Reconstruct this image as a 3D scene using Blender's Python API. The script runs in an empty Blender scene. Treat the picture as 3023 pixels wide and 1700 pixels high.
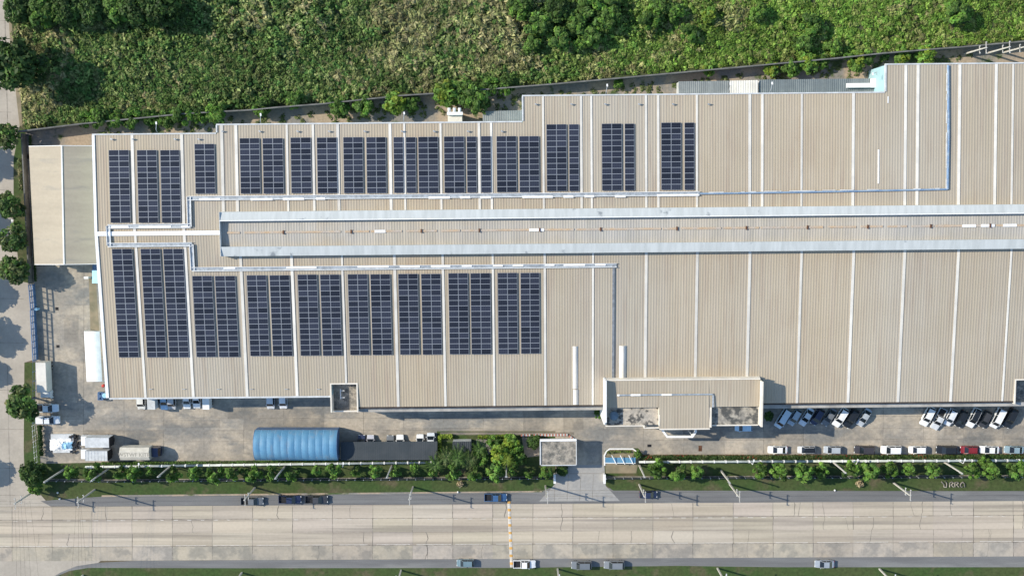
import bpy, math, random
import numpy as np
from mathutils import Vector, Matrix

# ------------------------------------------------------------------ camera, sky, sun
SC = bpy.context.scene
COL = SC.collection
FPX = 3050.0
TILT = math.radians(-5.6)
CAMH = 233.5
cam_data = bpy.data.cameras.new('camera')
cam_data.sensor_width = 36.0
cam_data.lens = 36.0 * FPX / 3023.0
cam_data.clip_start = 1.0
cam_data.clip_end = 6000.0
cam = bpy.data.objects.new('camera', cam_data)
cam.location = (0, 0, CAMH)
cam.rotation_euler = (TILT, 0, 0)
COL.objects.link(cam)
SC.camera = cam

SUN_EL = math.radians(35.0)
SUN_AZ = math.radians(-16.0)          # heading of the shadows
world = bpy.data.worlds.new('World')
SC.world = world
world.use_nodes = True
wn = world.node_tree
bg = wn.nodes['Background']
sky = wn.nodes.new('ShaderNodeTexSky')
sky.sky_type = 'NISHITA'
sky.sun_disc = False
sky.sun_elevation = SUN_EL
sky.sun_rotation = math.radians(-74.0)
sky.air_density = 1.3
sky.dust_density = 0.4
sky.ozone_density = 3.0
wn.links.new(sky.outputs[0], bg.inputs[0])
bg.inputs[1].default_value = 0.15
sd = bpy.data.lights.new('sun', 'SUN')
sd.energy = 4.3
sd.angle = math.radians(0.5)
sd.color = (1.0, 0.925, 0.78)
sun = bpy.data.objects.new('sun', sd)
COL.objects.link(sun)
sun.rotation_mode = 'QUATERNION'
sun.rotation_quaternion = Vector((math.cos(SUN_AZ), math.sin(SUN_AZ), -math.tan(SUN_EL))).to_track_quat('-Z', 'Y')
vs = SC.view_settings
vs.view_transform = 'Standard'
vs.look = 'None'
vs.exposure = 0.38
vs.gamma = 1.0
SC.cycles.max_bounces = 6
SC.cycles.diffuse_bounces = 3

RNG = random.Random(7)
NR = np.random.default_rng(11)


# ------------------------------------------------------------------ pixel of the photo -> point of the place
def P(u, v, z=0.0):
    dx = (u - 1511.5) / FPX
    dy = -(v - 850.0) / FPX
    y = dy * math.cos(TILT) + math.sin(TILT)
    zz = dy * math.sin(TILT) - math.cos(TILT)
    t = (z - CAMH) / zz
    return Vector((dx * t, y * t, z))


# ------------------------------------------------------------------ helpers
def tag(o, label=None, cat=None, group=None, kind=None):
    if label: o['label'] = label
    if cat: o['category'] = cat
    if group: o['group'] = group
    if kind: o['kind'] = kind
    return o


def empty(name, loc, rz=0.0):
    o = bpy.data.objects.new(name, None)
    o.location = loc
    o.rotation_euler = (0, 0, rz)
    o.empty_display_size = 0.5
    COL.objects.link(o)
    return o


def link(name, mesh, parent=None, loc=(0, 0, 0), rz=0.0):
    o = bpy.data.objects.new(name, mesh)
    o.location = loc
    o.rotation_euler = (0, 0, rz)
    if parent: o.parent = parent
    COL.objects.link(o)
    return o


class MB:
    """collects faces for one mesh"""
    def __init__(self):
        self.v = []; self.f = []; self.m = []; self.c = []; self.smooth = []
        self.mi = 0; self.tint = 1.0; self.sm = False

    def add(self, pts, faces):
        b = len(self.v)
        self.v.extend([tuple(p) for p in pts])
        for f in faces:
            self.f.append(tuple(b + i for i in f))
            self.m.append(self.mi); self.c.append(self.tint); self.smooth.append(self.sm)

    def face(self, *pts):
        self.add(pts, [tuple(range(len(pts)))])

    def hexa(self, bot, top):
        self.add(list(bot) + list(top), [(3, 2, 1, 0), (4, 5, 6, 7), (0, 1, 5, 4), (1, 2, 6, 5), (2, 3, 7, 6), (3, 0, 4, 7)])

    def box(self, c, s, rz=0.0):
        x, y, z = (i / 2 for i in s)
        cs, sn = math.cos(rz), math.sin(rz)
        pts = []
        for dz in (-z, z):
            for dx, dy in ((-x, -y), (x, -y), (x, y), (-x, y)):
                pts.append((c[0] + dx * cs - dy * sn, c[1] + dx * sn + dy * cs, c[2] + dz))
        self.hexa(pts[:4], pts[4:])

    def prism(self, poly, z0, z1):
        n = len(poly)
        a = sum(poly[i][0] * poly[(i + 1) % n][1] - poly[(i + 1) % n][0] * poly[i][1] for i in range(n))
        if a < 0: poly = poly[::-1]
        pts = [(p[0], p[1], z0) for p in poly] + [(p[0], p[1], z1) for p in poly]
        fs = [tuple(range(n - 1, -1, -1)), tuple(range(n, 2 * n))]
        fs += [(i, (i + 1) % n, n + (i + 1) % n, n + i) for i in range(n)]
        self.add(pts, fs)

    def tube(self, path, r, n=8, cap=True):
        path = [Vector(p) for p in path]
        rs = r if isinstance(r, (list, tuple)) else [r] * len(path)
        pts = []
        for i, p in enumerate(path):
            d = (path[min(i + 1, len(path) - 1)] - path[max(i - 1, 0)]).normalized()
            a = Vector((0, 0, 1)) if abs(d.z) < 0.9 else Vector((1, 0, 0))
            x = d.cross(a).normalized(); y = d.cross(x)
            for k in range(n):
                t = 2 * math.pi * k / n
                pts.append(p + x * (rs[i] * math.cos(t)) + y * (rs[i] * math.sin(t)))
        fs = []
        for i in range(len(path) - 1):
            for k in range(n):
                fs.append((i * n + k, i * n + (k + 1) % n, (i + 1) * n + (k + 1) % n, (i + 1) * n + k))
        if cap:
            fs.append(tuple(range(n - 1, -1, -1)))
            fs.append(tuple((len(path) - 1) * n + k for k in range(n)))
        self.add(pts, fs)

    def loft(self, secs):
        n = len(secs[0])
        pts = [p for s in secs for p in s]
        fs = []
        for i in range(len(secs) - 1):
            for k in range(n):
                fs.append((i * n + k, i * n + (k + 1) % n, (i + 1) * n + (k + 1) % n, (i + 1) * n + k))
        fs.append(tuple(range(n - 1, -1, -1)))
        fs.append(tuple((len(secs) - 1) * n + k for k in range(n)))
        self.add(pts, fs)

    def strip(self, a, b, w, z):
        a = Vector(a); b = Vector(b)
        d = (b - a); d.z = 0
        n = Vector((-d.y, d.x, 0)).normalized() * (w / 2)
        self.face((a.x - n.x, a.y - n.y, z), (b.x - n.x, b.y - n.y, z), (b.x + n.x, b.y + n.y, z), (a.x + n.x, a.y + n.y, z))

    def mesh(self, name, mats, off=None):
        me = bpy.data.meshes.new(name)
        v = self.v
        if off is not None:
            v = [(p[0] - off[0], p[1] - off[1], p[2] - off[2]) for p in v]
        me.from_pydata(v, [], self.f)
        if not isinstance(mats, (list, tuple)): mats = [mats]
        for m in mats: me.materials.append(m)
        me.polygons.foreach_set('material_index', self.m)
        me.polygons.foreach_set('use_smooth', self.smooth)
        at = me.attributes.new('tint', 'FLOAT_COLOR', 'FACE')
        c = []
        for t in self.c:
            c.extend((t, t, t, 1.0) if isinstance(t, (int, float)) else (t[0], t[1], t[2], 1.0))
        at.data.foreach_set('color', c)
        me.update()
        return me

    def build(self, name, mats, parent=None):
        off = parent.matrix_basis.translation if parent else None
        if parent and parent.parent:
            off = off + parent.parent.matrix_basis.translation
        return link(name, self.mesh(name, mats, off), parent)


def M(name, col, rough=0.65, var=0.12, scale=0.4, spec=0.3, metal=0.0, col2=None, lo=0.35, hi=0.65,
      stretch=(1, 1, 1), fine=0.0, fscale=6.0, attr=False, objrand=0.0, transl=0.0, coords='Object', bump=0.0, coat=0.0,
      dirt=None, dirt_scale=0.2, dlo=0.55, dhi=0.72, dstretch=(1, 1, 1)):
    m = bpy.data.materials.new(name)
    m.use_nodes = True
    nt = m.node_tree; N = nt.nodes; L = nt.links
    b = N['Principled BSDF']
    b.inputs['Roughness'].default_value = rough
    b.inputs['Metallic'].default_value = metal
    b.inputs['Specular IOR Level'].default_value = spec
    if coat:
        b.inputs['Coat Weight'].default_value = coat
        b.inputs['Coat Roughness'].default_value = 0.06
    tc = N.new('ShaderNodeTexCoord')

    def noise(sc, det, st=(1, 1, 1)):
        mp = N.new('ShaderNodeMapping'); mp.inputs['Scale'].default_value = st
        L.new(tc.outputs[coords], mp.inputs['Vector'])
        n = N.new('ShaderNodeTexNoise'); n.inputs['Scale'].default_value = sc; n.inputs['Detail'].default_value = det
        n.inputs['Roughness'].default_value = 0.62
        L.new(mp.outputs[0], n.inputs['Vector'])
        return n

    def ramp(sock, a, c):
        r = N.new('ShaderNodeMapRange'); r.interpolation_type = 'SMOOTHSTEP'
        r.inputs['From Min'].default_value = a; r.inputs['From Max'].default_value = c
        L.new(sock, r.inputs['Value'])
        return r.outputs[0]

    def mix(fac, a, c, mode='MIX'):
        x = N.new('ShaderNodeMix'); x.data_type = 'RGBA'; x.blend_type = mode
        for s, val in ((x.inputs[0], fac), (x.inputs[6], a), (x.inputs[7], c)):
            if hasattr(val, 'is_linked'): L.new(val, s)
            elif isinstance(val, (int, float)): s.default_value = val
            else: s.default_value = (*val[:3], 1)
        return x.outputs[2]
    c1 = tuple(max(0, x * (1 - var)) for x in col)
    c2 = col2 or tuple(min(1, x * (1 + var)) for x in col)
    if col2: c1 = col
    n1 = noise(scale, 6, stretch)
    out = mix(ramp(n1.outputs[0], lo, hi), c1, c2)
    if dirt:
        n2 = noise(dirt_scale, 8, dstretch)
        out = mix(ramp(n2.outputs[0], dlo, dhi), out, dirt)
    if fine:
        n3 = noise(fscale, 4)
        g = N.new('ShaderNodeMapRange')
        g.inputs['From Min'].default_value = 0.25; g.inputs['From Max'].default_value = 0.75
        g.inputs['To Min'].default_value = 1 - fine; g.inputs['To Max'].default_value = 1 + fine
        L.new(n3.outputs[0], g.inputs['Value'])
        cc = N.new('ShaderNodeCombineColor')
        for i in range(3): L.new(g.outputs[0], cc.inputs[i])
        out = mix(1.0, out, cc.outputs[0], 'MULTIPLY')
    if attr:
        a = N.new('ShaderNodeAttribute'); a.attribute_name = 'tint'
        out = mix(1.0, out, a.outputs['Color'], 'MULTIPLY')
    if objrand:
        oi = N.new('ShaderNodeObjectInfo')
        g = N.new('ShaderNodeMapRange')
        g.inputs['To Min'].default_value = 1 - objrand; g.inputs['To Max'].default_value = 1 + objrand
        L.new(oi.outputs['Random'], g.inputs['Value'])
        cc = N.new('ShaderNodeCombineColor')
        for i in range(3): L.new(g.outputs[0], cc.inputs[i])
        out = mix(1.0, out, cc.outputs[0], 'MULTIPLY')
    L.new(out, b.inputs['Base Color'])
    if bump:
        n4 = noise(fscale, 5)
        bp = N.new('ShaderNodeBump'); bp.inputs['Strength'].default_value = bump; bp.inputs['Distance'].default_value = 0.1
        L.new(n4.outputs[0], bp.inputs['Height']); L.new(bp.outputs[0], b.inputs['Normal'])
    if transl:
        tr = N.new('ShaderNodeBsdfTranslucent'); L.new(out, tr.inputs[0])
        mx = N.new('ShaderNodeMixShader'); mx.inputs[0].default_value = transl
        L.new(b.outputs[0], mx.inputs[1]); L.new(tr.outputs[0], mx.inputs[2])
        L.new(mx.outputs[0], N['Material Output'].inputs[0])
    return m


_ORD = ['first', 'second', 'third', 'fourth', 'fifth', 'sixth', 'seventh', 'eighth', 'ninth', 'tenth', 'eleventh', 'twelfth', 'thirteenth',
        'fourteenth', 'fifteenth', 'sixteenth', 'seventeenth', 'eighteenth', 'nineteenth', 'twentieth']


def ORD(i):
    if i < 20: return _ORD[i]
    return ('twenty-' if i < 29 else 'thirty-') + _ORD[(i - 20) % 10] if i not in (29,) else 'thirtieth'


# ------------------------------------------------------------------ materials
MAT = dict(
    ground=M('ground_soil', (0.16, 0.13, 0.085), 0.95, 0.25, 0.05, fine=0.2, fscale=1.5),
    scrub_soil=M('scrub_soil', (0.045, 0.07, 0.022), 0.95, col2=(0.09, 0.09, 0.045), scale=0.3, fine=0.3),
    dirt=M('dirt', (0.37, 0.29, 0.21), 0.95, col2=(0.22, 0.205, 0.185), scale=0.1, lo=0.45, hi=0.58, fine=0.22, fscale=2.0,
           dirt=(0.07, 0.1, 0.035), dirt_scale=0.16, dlo=0.56, dhi=0.64),
    yard=M('yard_concrete', (0.29, 0.26, 0.22), 0.85, col2=(0.42, 0.36, 0.285), scale=0.16, lo=0.42, hi=0.6, fine=0.2, fscale=1.3, attr=True,
           dirt=(0.215, 0.207, 0.19), dirt_scale=0.13, dlo=0.48, dhi=0.62, dstretch=(0.6, 1.2, 1)),
    road=M('road_concrete', (0.4, 0.342, 0.272), 0.85, col2=(0.5, 0.43, 0.345), scale=0.4, stretch=(0.025, 1.0, 1), lo=0.38, hi=0.6,
           fine=0.06, fscale=1.5, attr=True, dirt=(0.3, 0.26, 0.215), dirt_scale=0.55, dlo=0.47, dhi=0.66, dstretch=(0.02, 1, 1)),
    road_dirty=M('worn_concrete', (0.43, 0.37, 0.295), 0.85, col2=(0.35, 0.31, 0.26), scale=0.2, fine=0.12, fscale=1.2, attr=True,
                 dirt=(0.285, 0.258, 0.22), dirt_scale=0.22, dlo=0.47, dhi=0.6),
    side_road=M('side_road_concrete', (0.36, 0.318, 0.265), 0.85, col2=(0.43, 0.38, 0.315), scale=0.15, fine=0.08, fscale=1.5, attr=True),
    asphalt=M('asphalt', (0.145, 0.142, 0.14), 0.8, col2=(0.185, 0.182, 0.178), scale=0.5, stretch=(0.08, 1, 1), fine=0.1, fscale=4,
              dirt=(0.22, 0.215, 0.205), dirt_scale=0.3, dlo=0.52, dhi=0.7, dstretch=(0.15, 1, 1)),
    joint=M('joint_tar', (0.2, 0.178, 0.152), 0.9, 0.5, 0.8),
    marking=M('road_marking', (0.62, 0.58, 0.52), 0.7, col2=(0.45, 0.41, 0.35), scale=1.5),
    drive=M('driveway_concrete', (0.36, 0.34, 0.31), 0.85, col2=(0.3, 0.29, 0.275), scale=0.2, fine=0.1, fscale=1.5),
    lawn=M('lawn', (0.043, 0.078, 0.02), 0.95, col2=(0.06, 0.078, 0.026), scale=0.12, fine=0.35, fscale=1.4,
           dirt=(0.1, 0.09, 0.048), dirt_scale=0.16, dlo=0.51, dhi=0.66),
    roof=M('roof_sheet', (0.388, 0.33, 0.249), 0.65, col2=(0.413, 0.357, 0.277), scale=0.05, lo=0.35, hi=0.65, attr=True, spec=0.25,
           dirt=(0.355, 0.29, 0.222), dirt_scale=0.9, dlo=0.46, dhi=0.74, dstretch=(1.0, 0.045, 1)),
    roof_old=M('weathered_roof_sheet', (0.455, 0.415, 0.355), 0.6, col2=(0.385, 0.355, 0.305), scale=0.5, stretch=(1, 0.15, 1), attr=True, spec=0.25,
               dirt=(0.42, 0.35, 0.26), dirt_scale=0.09, dlo=0.52, dhi=0.8),
    vent=M('pale_metal_sheet', (0.47, 0.49, 0.48), 0.5, col2=(0.54, 0.56, 0.55), scale=1.0, stretch=(1, 0.1, 1), attr=True, spec=0.3,
           dirt=(0.25, 0.27, 0.28), dirt_scale=0.3, dlo=0.61, dhi=0.7),
    skylight=M('skylight_sheet', (0.72, 0.68, 0.61), 0.7, col2=(0.62, 0.585, 0.53), scale=0.3, spec=0.12, attr=True),
    white=M('white_paint', (0.82, 0.81, 0.79), 0.5, 0.06, 0.8),
    ledge=M('ledge_cement', (0.36, 0.345, 0.32), 0.8, 0.2, 0.3),
    gutter_gap_shade=M('gutter_gap_shade', (0.045, 0.035, 0.03), 0.7, 0.3, 0.5),  # near-black paints in the shade of the gap below the eave
    grey_white=M('grey_white', (0.55, 0.56, 0.56), 0.55, 0.12, 0.8),
    wall=M('pale_cyan_wall', (0.36, 0.54, 0.58), 0.6, 0.06, 0.3),
    cream=M('cream_wall', (0.7, 0.64, 0.55), 0.7, 0.08, 0.4),
    shed_roof=M('cream_roof_sheet', (0.44, 0.38, 0.29), 0.7, col2=(0.4, 0.345, 0.265), scale=0.35, stretch=(0.05, 1, 1), attr=True, spec=0.15, fine=.05, fscale=1.5, dirt=(0.345, 0.31, 0.255), dirt_scale=.45, dlo=.52, dhi=.7, dstretch=(.04, 1, 1)),
    grey_sheet=M('grey_roof_sheet', (0.21, 0.225, 0.225), 0.6, col2=(0.27, 0.285, 0.28), scale=0.4, attr=True),
    bluegrey_sheet=M('blue_grey_roof_sheet', (0.15, 0.175, 0.185), 0.6, col2=(0.19, 0.215, 0.22), scale=0.4, attr=True),
    darkroof=M('dark_roof_sheet', (0.045, 0.055, 0.062), 0.65, col2=(0.06, 0.068, 0.074), scale=0.3, attr=True, spec=0.25),
    blueroof=M('blue_roof_sheet', (0.09, 0.235, 0.385), 0.55, col2=(0.13, 0.29, 0.43), scale=0.25, spec=0.3, attr=True, dirt=(0.16, 0.26, 0.36), dirt_scale=.8, dlo=.5, dhi=.7, dstretch=(1, .25, 1)),
    blue=M('blue_paint', (0.1, 0.175, 0.31), 0.5, 0.2, 0.8),
    pale_blue=M('pale_blue_sheet', (0.35, 0.6, 0.78), 0.5, 0.1, 0.8),
    concrete=M('weathered_concrete', (0.35, 0.31, 0.255), 0.9, col2=(0.19, 0.175, 0.15), scale=0.7, lo=.4, hi=.6, fine=0.3, fscale=2.2,
               dirt=(0.12, 0.118, 0.105), dirt_scale=0.8, dlo=0.52, dhi=0.66),
    deck=M('stained_deck', (0.5, 0.435, 0.35), 0.9, col2=(0.36, 0.325, 0.275), scale=0.6, fine=0.2, fscale=2.5,
           dirt=(0.1, 0.095, 0.085), dirt_scale=0.7, dlo=0.49, dhi=0.6),
    deck_black=M('mouldy_deck', (0.44, 0.4, 0.33), 0.9, col2=(0.24, 0.22, 0.19), scale=0.7, fine=0.15, fscale=2.5,
                 dirt=(0.085, 0.085, 0.08), dirt_scale=0.5, dlo=0.42, dhi=0.58),
    wallgrey=M('grey_block_wall', (0.15, 0.148, 0.14), 0.9, 0.2, 0.5, fine=0.15),
    walkway=M('galvanised_tray', (0.4, 0.43, 0.45), 0.45, 0.2, 1.2, metal=0.3),
    galv_dull=M('dull_galvanised', (0.2, 0.215, 0.235), 0.5, 0.2, 1.0),
    galv=M('galvanised_steel', (0.55, 0.57, 0.58), 0.4, 0.1, 1.0, metal=0.5),
    pipe_blue=M('blue_grey_pipe', (0.17, 0.27, 0.42), 0.5, col2=(0.3, 0.38, 0.47), scale=0.8),
    glass=M('car_glass', (0.012, 0.016, 0.022), 0.08, 0.1, 1.0, spec=0.5),
    rubber=M('rubber', (0.02, 0.02, 0.02), 0.85, 0.1, 1.0),
    rim=M('wheel_rim', (0.4, 0.4, 0.42), 0.35, 0.1, 1.0, metal=0.6),
    lamp=M('lamp_lens', (0.75, 0.75, 0.72), 0.2, 0.05, 1.0),
    tail=M('tail_lamp', (0.4, 0.02, 0.02), 0.25, 0.05, 1.0),
    black=M('black_plastic', (0.02, 0.02, 0.022), 0.6, 0.1, 1.0),
    pole=M('pole_concrete', (0.5, 0.47, 0.42), 0.85, 0.15, 1.0),
    wire=M('wire', (0.03, 0.03, 0.032), 0.6, 0.1, 1.0),
    bark=M('bark', (0.13, 0.1, 0.075), 0.9, 0.25, 2.0),
    leaf=M('leaves', (1, 1, 1), 0.6, 0.0, 0.5, spec=0.2, attr=True, objrand=0.16, transl=0.22),
    scrub=M('scrub_leaves', (1, 1, 1), 0.65, 0.0, 0.5, spec=0.15, attr=True, transl=0.2),
    orange=M('orange_paint', (0.6, 0.33, 0.09), 0.6, 0.15, 1.0),
    tank=M('tank_paint', (0.14, 0.19, 0.23), 0.6, 0.15, 1.0),
    faded_red=M('faded_red_paint', (0.42, 0.17, 0.13), 0.7, 0.25, 1.0),
    red=M('red_paint', (0.5, 0.05, 0.04), 0.6, 0.2, 1.0),
    tarp=M('canvas_tarp', (0.56, 0.52, 0.44), 0.8, 0.1, 0.8),
    rust=M('rusty_brown', (0.12, 0.055, 0.03), 0.8, 0.3, 1.5),
    stain=M('rust_stained_ridge', (0.5, 0.36, 0.23), 0.7, col2=(0.46, 0.4, 0.34), scale=0.5, fine=0.2, fscale=3),
    frame=M('aluminium_frame', (0.36, 0.38, 0.41), 0.45, 0.05, 1.0, metal=0.2),
    sign=M('dark_lettering', (0.27, 0.245, 0.2), 0.8, 0.1, 1.0),
    soil=M('tan_soil', (0.3, 0.24, 0.16), 0.95, col2=(0.2, 0.175, 0.115), scale=0.5, fine=0.2, fscale=2),
)


def solar_mat():
    m = bpy.data.materials.new('solar_cells')
    m.use_nodes = True
    N = m.node_tree.nodes; L = m.node_tree.links
    b = N['Principled BSDF']
    tc = N.new('ShaderNodeTexCoord')
    br = N.new('ShaderNodeTexBrick')
    br.offset = 0.0
    br.inputs['Scale'].default_value = 1.0
    br.inputs['Brick Width'].default_value = 0.5
    br.inputs['Row Height'].default_value = 0.5
    br.inputs['Mortar Size'].default_value = 0.022
    br.inputs['Mortar Smooth'].default_value = 0.6
    br.inputs['Color1'].default_value = (0.02, 0.022, 0.033, 1)
    br.inputs['Color2'].default_value = (0.023, 0.025, 0.037, 1)
    br.inputs['Mortar'].default_value = (0.05, 0.057, 0.075, 1)
    L.new(tc.outputs['Object'], br.inputs['Vector'])
    oi = N.new('ShaderNodeObjectInfo')
    g = N.new('ShaderNodeMapRange'); g.inputs['To Min'].default_value = 0.6; g.inputs['To Max'].default_value = 1.5
    L.new(oi.outputs['Random'], g.inputs['Value'])
    mx = N.new('ShaderNodeVectorMath'); mx.operation = 'SCALE'
    L.new(br.outputs['Color'], mx.inputs[0]); L.new(g.outputs[0], mx.inputs['Scale'])
    L.new(mx.outputs[0], b.inputs['Base Color'])
    b.inputs['Roughness'].default_value = 0.22
    b.inputs['Specular IOR Level'].default_value = 0.5
    return m


MAT['solar'] = solar_mat()
_paint = {}


def paint(col):
    if col not in _paint:
        _paint[col] = M('car_paint', col, 0.35, 0.03, 1.0, spec=0.5, coat=0.35, fine=.06, fscale=1.2)
    return _paint[col]


# ------------------------------------------------------------------ the setting: ground, roads, lawns
def sheet(name, pts, z, mat, kind='structure', parent=None):
    b = MB()
    w = [P(u, v, 0) for u, v in pts]
    b.face(*[(p.x, p.y, z) for p in w])
    o = b.build(name, mat, parent)
    if kind: o['kind'] = kind
    return o


g = MB()
g.face((-2500, -2500, -0.05), (2500, -2500, -0.05), (2500, 2500, -0.05), (-2500, 2500, -0.05))
tag(g.build('ground', MAT['ground']), kind='structure')

WALL_LINE = [(75, 388), (255, 366), (560, 336), (683, 329), (758, 325), (825, 318), (967, 307), (1185, 284), (1303, 276), (1519, 259), (1633, 250),
             (1810, 234), (2074, 210), (2261, 193), (2456, 175), (2586, 161), (2757, 147), (2813, 143), (3023, 124), (3200, 108)]
sheet('scrub_ground', [(-60, -420), (3500, -420), (3500, 100)] + WALL_LINE[::-1] + [(62, 370), (48, 240), (32, 130), (28, -40)], 0.0, MAT['scrub_soil'])
sheet('dirt_track', WALL_LINE + [(3200, 330), (2500, 400), (600, 460), (280, 460), (75, 470)], 0.0, MAT['dirt'])

# concrete yard with slab joints
yard_pts = [(74, 455), (290, 452), (3200, 380), (3200, 1341), (1898, 1341), (1884, 1322), (1800, 1322), (1785, 1330), (1785, 1374), (1640, 1374), (1638, 1345),
            (1640, 1272), (1290, 1272), (1290, 1359), (450, 1361), (120, 1368), (104, 1250), (104, 1060), (96, 838)]
yard = sheet('yard', yard_pts, 0.0, MAT['yard'])
jb = MB()
for x in range(130, 3060, 118):
    top = 1180 if x > 330 else 690
    jb.strip(P(x, top), P(x + RNG.uniform(-2, 2), 1270 if 1290 < x < 1640 else 1338), 0.07, 0.012)
for y in (1232, 1268, 1300):
    jb.strip(P(112, y + 4), P(1640, y), 0.06, 0.012)
    jb.strip(P(1640, y), P(3100, y - 6), 0.06, 0.012)
for y in (900, 985, 1070, 1150):
    jb.strip(P(112, y), P(268, y), 0.05, 0.012)
jb.build('slab_joints', MAT['joint'], yard)['kind'] = 'structure'
# darker repaired slabs
pb = MB()
for i in range(27):
    for (va, vb) in ((1205, 1232), (1232, 1268), (1268, 1300), (1300, 1336)):
        ua = 130 + 118 * i
        if va >= 1268 and ua > 1230 and ua < 1640: continue
        if va > 1290 and 1700 < ua < 1900: continue
        if RNG.random() < .55:
            pb.tint = RNG.choice((RNG.uniform(.8, .93), RNG.uniform(1.03, 1.14)))
            f = RNG.choice((1, 1, .5))
            q = [P(*c) for c in ((ua + 1, va), (ua + 1, vb - 1), (ua + 117 * f, vb - 1), (ua + 117 * f, va))]
            pb.face(*[(p.x, p.y, 0.003) for p in q])
for (u0, v0, u1, v1, t) in [(672, 1203, 760, 1236, 0.8), (190, 930, 232, 1010, 0.84), (1300, 1275, 1695, 1283, 0.62), (2788, 1255, 3060, 1284, 0.86), (2640, 1258, 2788, 1286, 1.06),
                            (480, 1238, 650, 1262, 0.88), (1180, 1238, 1440, 1262, 1.08), (1130, 1268, 1285, 1286, 0.92)]:
    pb.tint = t
    q = [P(*c) for c in ((u0, v0), (u0, v1), (u1, v1), (u1, v0))]
    pb.face(*[(p.x, p.y, 0.006) for p in q])
pb.build('repaired_slab', MAT['yard'], yard)['kind'] = 'structure'

# side road on the west
side = sheet('side_road', [(-900, -400), (24, -400), (30, 140), (44, 250), (58, 372), (40, 470), (40, 640), (60, 830), (96, 838), (104, 1060), (72, 1070), (70, 1330),
                           (74, 1425), (108, 1446), (150, 1494), (-900, 1502)], 0.0, MAT['side_road'])
sb = MB()
for y in (60, 160, 265, 330, 560, 700, 880, 1010, 1150, 1265, 1380, 1460, 1478):
    sb.strip(P(-60, y), P(70 if y > 800 else 34, y + 2), 0.07, 0.012)
sb.strip(P(12, -40), P(24, 420), 0.1, 0.012)
sb.strip(P(22, 1080), P(30, 1490), 0.06, 0.012)
sb.build('slab_joints', MAT['joint'], side)['kind'] = 'structure'
sheet('verge', [(58, 372), (75, 388), (97, 838), (60, 830), (40, 640), (40, 470)], 0.008, MAT['lawn'])
sheet('verge', [(72, 1070), (104, 1070), (104, 1250), (120, 1368), (118, 1440), (74, 1425), (70, 1330)], 0.008, MAT['lawn'])
sheet('verge', [(28, -40), (40, 140), (60, 260), (66, 372), (58, 372), (44, 250), (30, 140), (22, -40)], 0.012, MAT['soil'])

# planted strips and verges
sheet('lawn', [(108, 1340), (450, 1361), (1290, 1359), (1290, 1272), (1640, 1274), (1638, 1425), (1630, 1446), (1600, 1452), (300, 1466), (150, 1492), (108, 1446)], -0.004, MAT['lawn'])
sheet('lawn', [(1785, 1330), (1800, 1322), (1884, 1322), (1898, 1341), (3200, 1341), (3200, 1450), (1810, 1448), (1787, 1430)], -0.004, MAT['lawn'])
sheet('lawn', [(160, 1702), (205, 1683), (260, 1674), (700, 1675), (1500, 1674), (2000, 1668), (2300, 1672), (3200, 1672), (3200, 2300), (100, 2300)], 0.0, MAT['lawn'])
sheet('ground_strip', [(300, 1466), (1600, 1452), (1600, 1448), (300, 1461)], 0.008, MAT['dirt'])

# main road: slabs with tints of their own
LV0 = [1494, 1533, 1574, 1613, 1654]
LV1 = [1478, 1520, 1560, 1599, 1641]


def lane_v(i, u):
    return LV0[i] + (LV1[i] - LV0[i]) * (u - 300) / 2723.0


rb = MB(); dbm = MB(); jb = MB(); mk = MB()
joints = [-760, -600, -440, -320, -200, -82, 36, 154, 272, 390] + [509 + 118.2 * k for k in range(24)]
for k in range(len(joints) - 1):
    u0, u1 = joints[k], joints[k + 1]
    for i in range(4):
        t = RNG.uniform(0.93, 1.06)
        bld = dbm if i == 3 else rb
        if i == 3 and u0 > 2600: t *= 0.97
        bld.tint = (t, t * RNG.uniform(0.985, 1.01), t * RNG.uniform(0.95, 1.02))
        q = [P(u0, lane_v(i, u0)), P(u0, lane_v(i + 1, u0)), P(u1, lane_v(i + 1, u1)), P(u1, lane_v(i, u1))]
        bld.face(*[(p.x, p.y, 0.02) for p in q])
    for i in range(4):
        if RNG.random() < 0.94:
            jb.strip(P(u0 + RNG.uniform(-1, 1), lane_v(i, u0)), P(u0 + RNG.uniform(-1, 1), lane_v(i + 1, u0)), RNG.uniform(0.05, 0.16), 0.03)
    for i in (1, 3):
        jb.strip(P(u0, lane_v(i, u0)), P(u1, lane_v(i, u1)), 0.11, 0.03)
    jb.strip(P(u0, lane_v(2, u0)), P(u1, lane_v(2, u1)), 0.04, 0.03)
    # wandering cracks
    for _ in range(2):
        if RNG.random() < 0.62:
            i = RNG.randrange(4); uc = u0 + RNG.uniform(25, 95)
            j2 = min(4, i + RNG.choice((1, 1, 2)))
            vv = lane_v(i, uc); vend = lane_v(j2, uc); pu = uc
            w = RNG.uniform(0.05, 0.15)
            while vv < vend - 2:
                nv = min(vend, vv + RNG.uniform(5, 14)); nu = pu + RNG.uniform(-4, 4)
                jb.strip(P(pu, vv), P(nu, nv), w, 0.034); pu, vv = nu, nv
    for d in range(3):
        ua = u0 + d * 40 + 4
        if RNG.random() < 0.8:
            mk.strip(P(ua, lane_v(1, ua) + 2.6), P(ua + RNG.uniform(8, 16), lane_v(1, ua) + 2.6), 0.14, 0.036)
    mk.strip(P(u0 + RNG.uniform(0, 20), lane_v(3, u0) - 2.5), P(u1 - RNG.uniform(0, 20), lane_v(3, u1) - 2.5), 0.13, 0.036)
road = rb.build('main_road', MAT['road']); road['kind'] = 'structure'
dbm.build('worn_lane', MAT['road_dirty'], road)['kind'] = 'structure'
jb.build('joints', MAT['joint'], road)['kind'] = 'structure'
mk.build('lane_markings', MAT['marking'], road)['kind'] = 'structure'
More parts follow.
